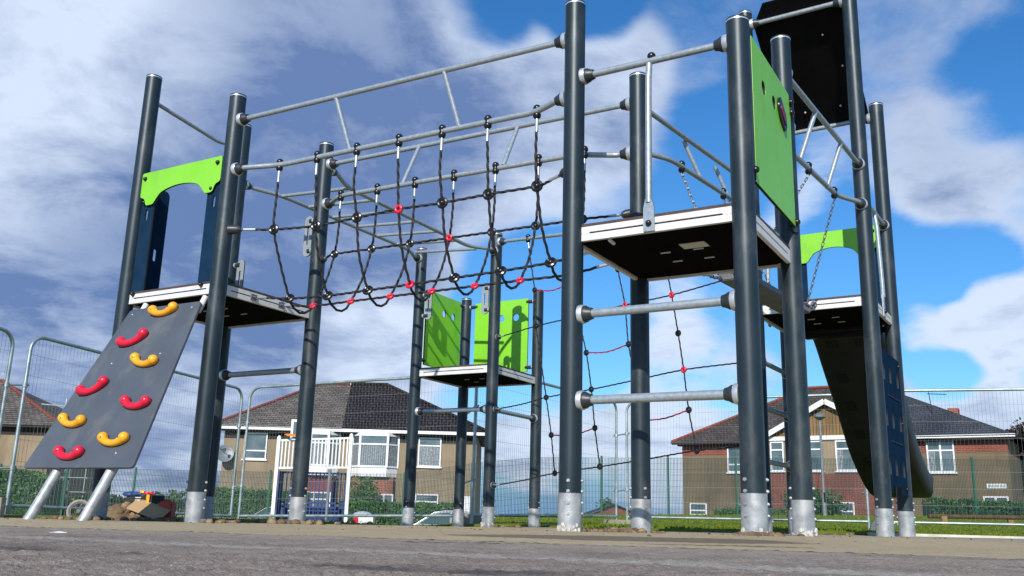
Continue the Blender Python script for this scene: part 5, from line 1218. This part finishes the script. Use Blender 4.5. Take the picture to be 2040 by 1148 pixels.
BRIGHT = [((9, 4.6), 1, 5, .4), ((2.5, 4.8), 1, 4, .25), ((-31, 25), 3, 13, .48), ((-8.3, 8.7), 1, 6, .5), ((27.4, 11.2), 1, 5, .5), ((6.9, 27.5), 1, 4, .22), ((9.3, 12), 1, 5, .30), ((28.5, 18), 1, 6, -.14), ((-18, 28), 3, 8, .02), ((-26.5, 15), 2, 8, -.28), ((-18, 14), 2, 7, -.10), ((-24, 7), 3, 11, .22), ((-10, 24), 2, 9, -.14), ((24, 26), 2, 9, -.3), ((17.5, 17.5), 1, 5, .2)]
def px(x, y):   # direction of a place in the sky: degrees right of straight ahead, degrees above the horizon
    a, e = radians(x), radians(y); return (sin(a) * cos(e), cos(a) * cos(e), sin(e))
n1 = nz(1.25, 10, .62, .35); n2 = nz(3.2, 9, .64, .25, 3.1); n3 = nz(.55, 3, .5, .2, 7.7)
base = mth('ADD', mth('MULTIPLY', n1, .75), mth('MULTIPLY', n2, .25))
cov = None
for d, r0, r1, wgt in LOBES:
    t = mth('MULTIPLY', lobe(px(*d), r0, r1), wgt); cov = t if cov is None else mth('ADD', cov, t)
dens = mth('ADD', base, cov)
mask = mrg(dens, .455, .655)
thick = mrg(dens, .56, .98)
lum = mrg(mth('ADD', mth('MULTIPLY', n2, .55), mth('MULTIPLY', n3, .45)), .41, .60)
cc = _n(nt, 'ShaderNodeMix', data_type='RGBA'); cc.inputs[6].default_value = (.66, .76, .93, 1); cc.inputs[7].default_value = (.135, .215, .43, 1)
brt = None
for d, r0, r1, wgt in BRIGHT:
    t = mth('MULTIPLY', lobe(px(*d), r0, r1), wgt); brt = t if brt is None else mth('ADD', brt, t)
shade = mth('SUBTRACT', mth('ADD', mth('MULTIPLY', thick, .62), mth('MULTIPLY', lum, .50)), brt)
cl = _n(nt, 'ShaderNodeClamp'); L(shade, cl.inputs[0]); L(cl.outputs[0], cc.inputs[0])
hz = _n(nt, 'ShaderNodeMix', data_type='RGBA'); hz.inputs[7].default_value = (.17, .36, .66, 1); L(mrg(sp.outputs[2], .11, .0, 0., .9), hz.inputs[0]); L(hs.outputs[0], hz.inputs[6])
fin = _n(nt, 'ShaderNodeMix', data_type='RGBA'); L(mth('MULTIPLY', mask, .97), fin.inputs[0]); L(hz.outputs[2], fin.inputs[6]); L(cc.outputs[2], fin.inputs[7]); L(fin.outputs[2], bg.inputs['Color'])

S.view_settings.view_transform = 'Standard'; S.view_settings.look = 'None'; S.view_settings.exposure = 0.12; S.view_settings.gamma = 1.0
th, ro = radians(13.871), radians(1.562)
fw = V((0, cos(th), sin(th))); up = V((0, -sin(th), cos(th))); rt = V((1, 0, 0))
Rr = rt * cos(ro) + up * sin(ro); Uu = up * cos(ro) - rt * sin(ro)
cd = bpy.data.cameras.new('camera'); cd.sensor_width = 36; cd.lens = 36 * 1839.67 / 2040; cd.clip_start = .02; cd.clip_end = 5000
co = bpy.data.objects.new('camera', cd); COL.objects.link(co); B_ = -fw
co.matrix_world = MX(((Rr.x, Uu.x, B_.x, 0), (Rr.y, Uu.y, B_.y, 0), (Rr.z, Uu.z, B_.z, .034), (0, 0, 0, 1)))
S.camera = co
S.render.engine = 'CYCLES'; S.cycles.use_denoising = True; S.cycles.max_bounces = 6; S.cycles.diffuse_bounces = 3; S.cycles.glossy_bounces = 3
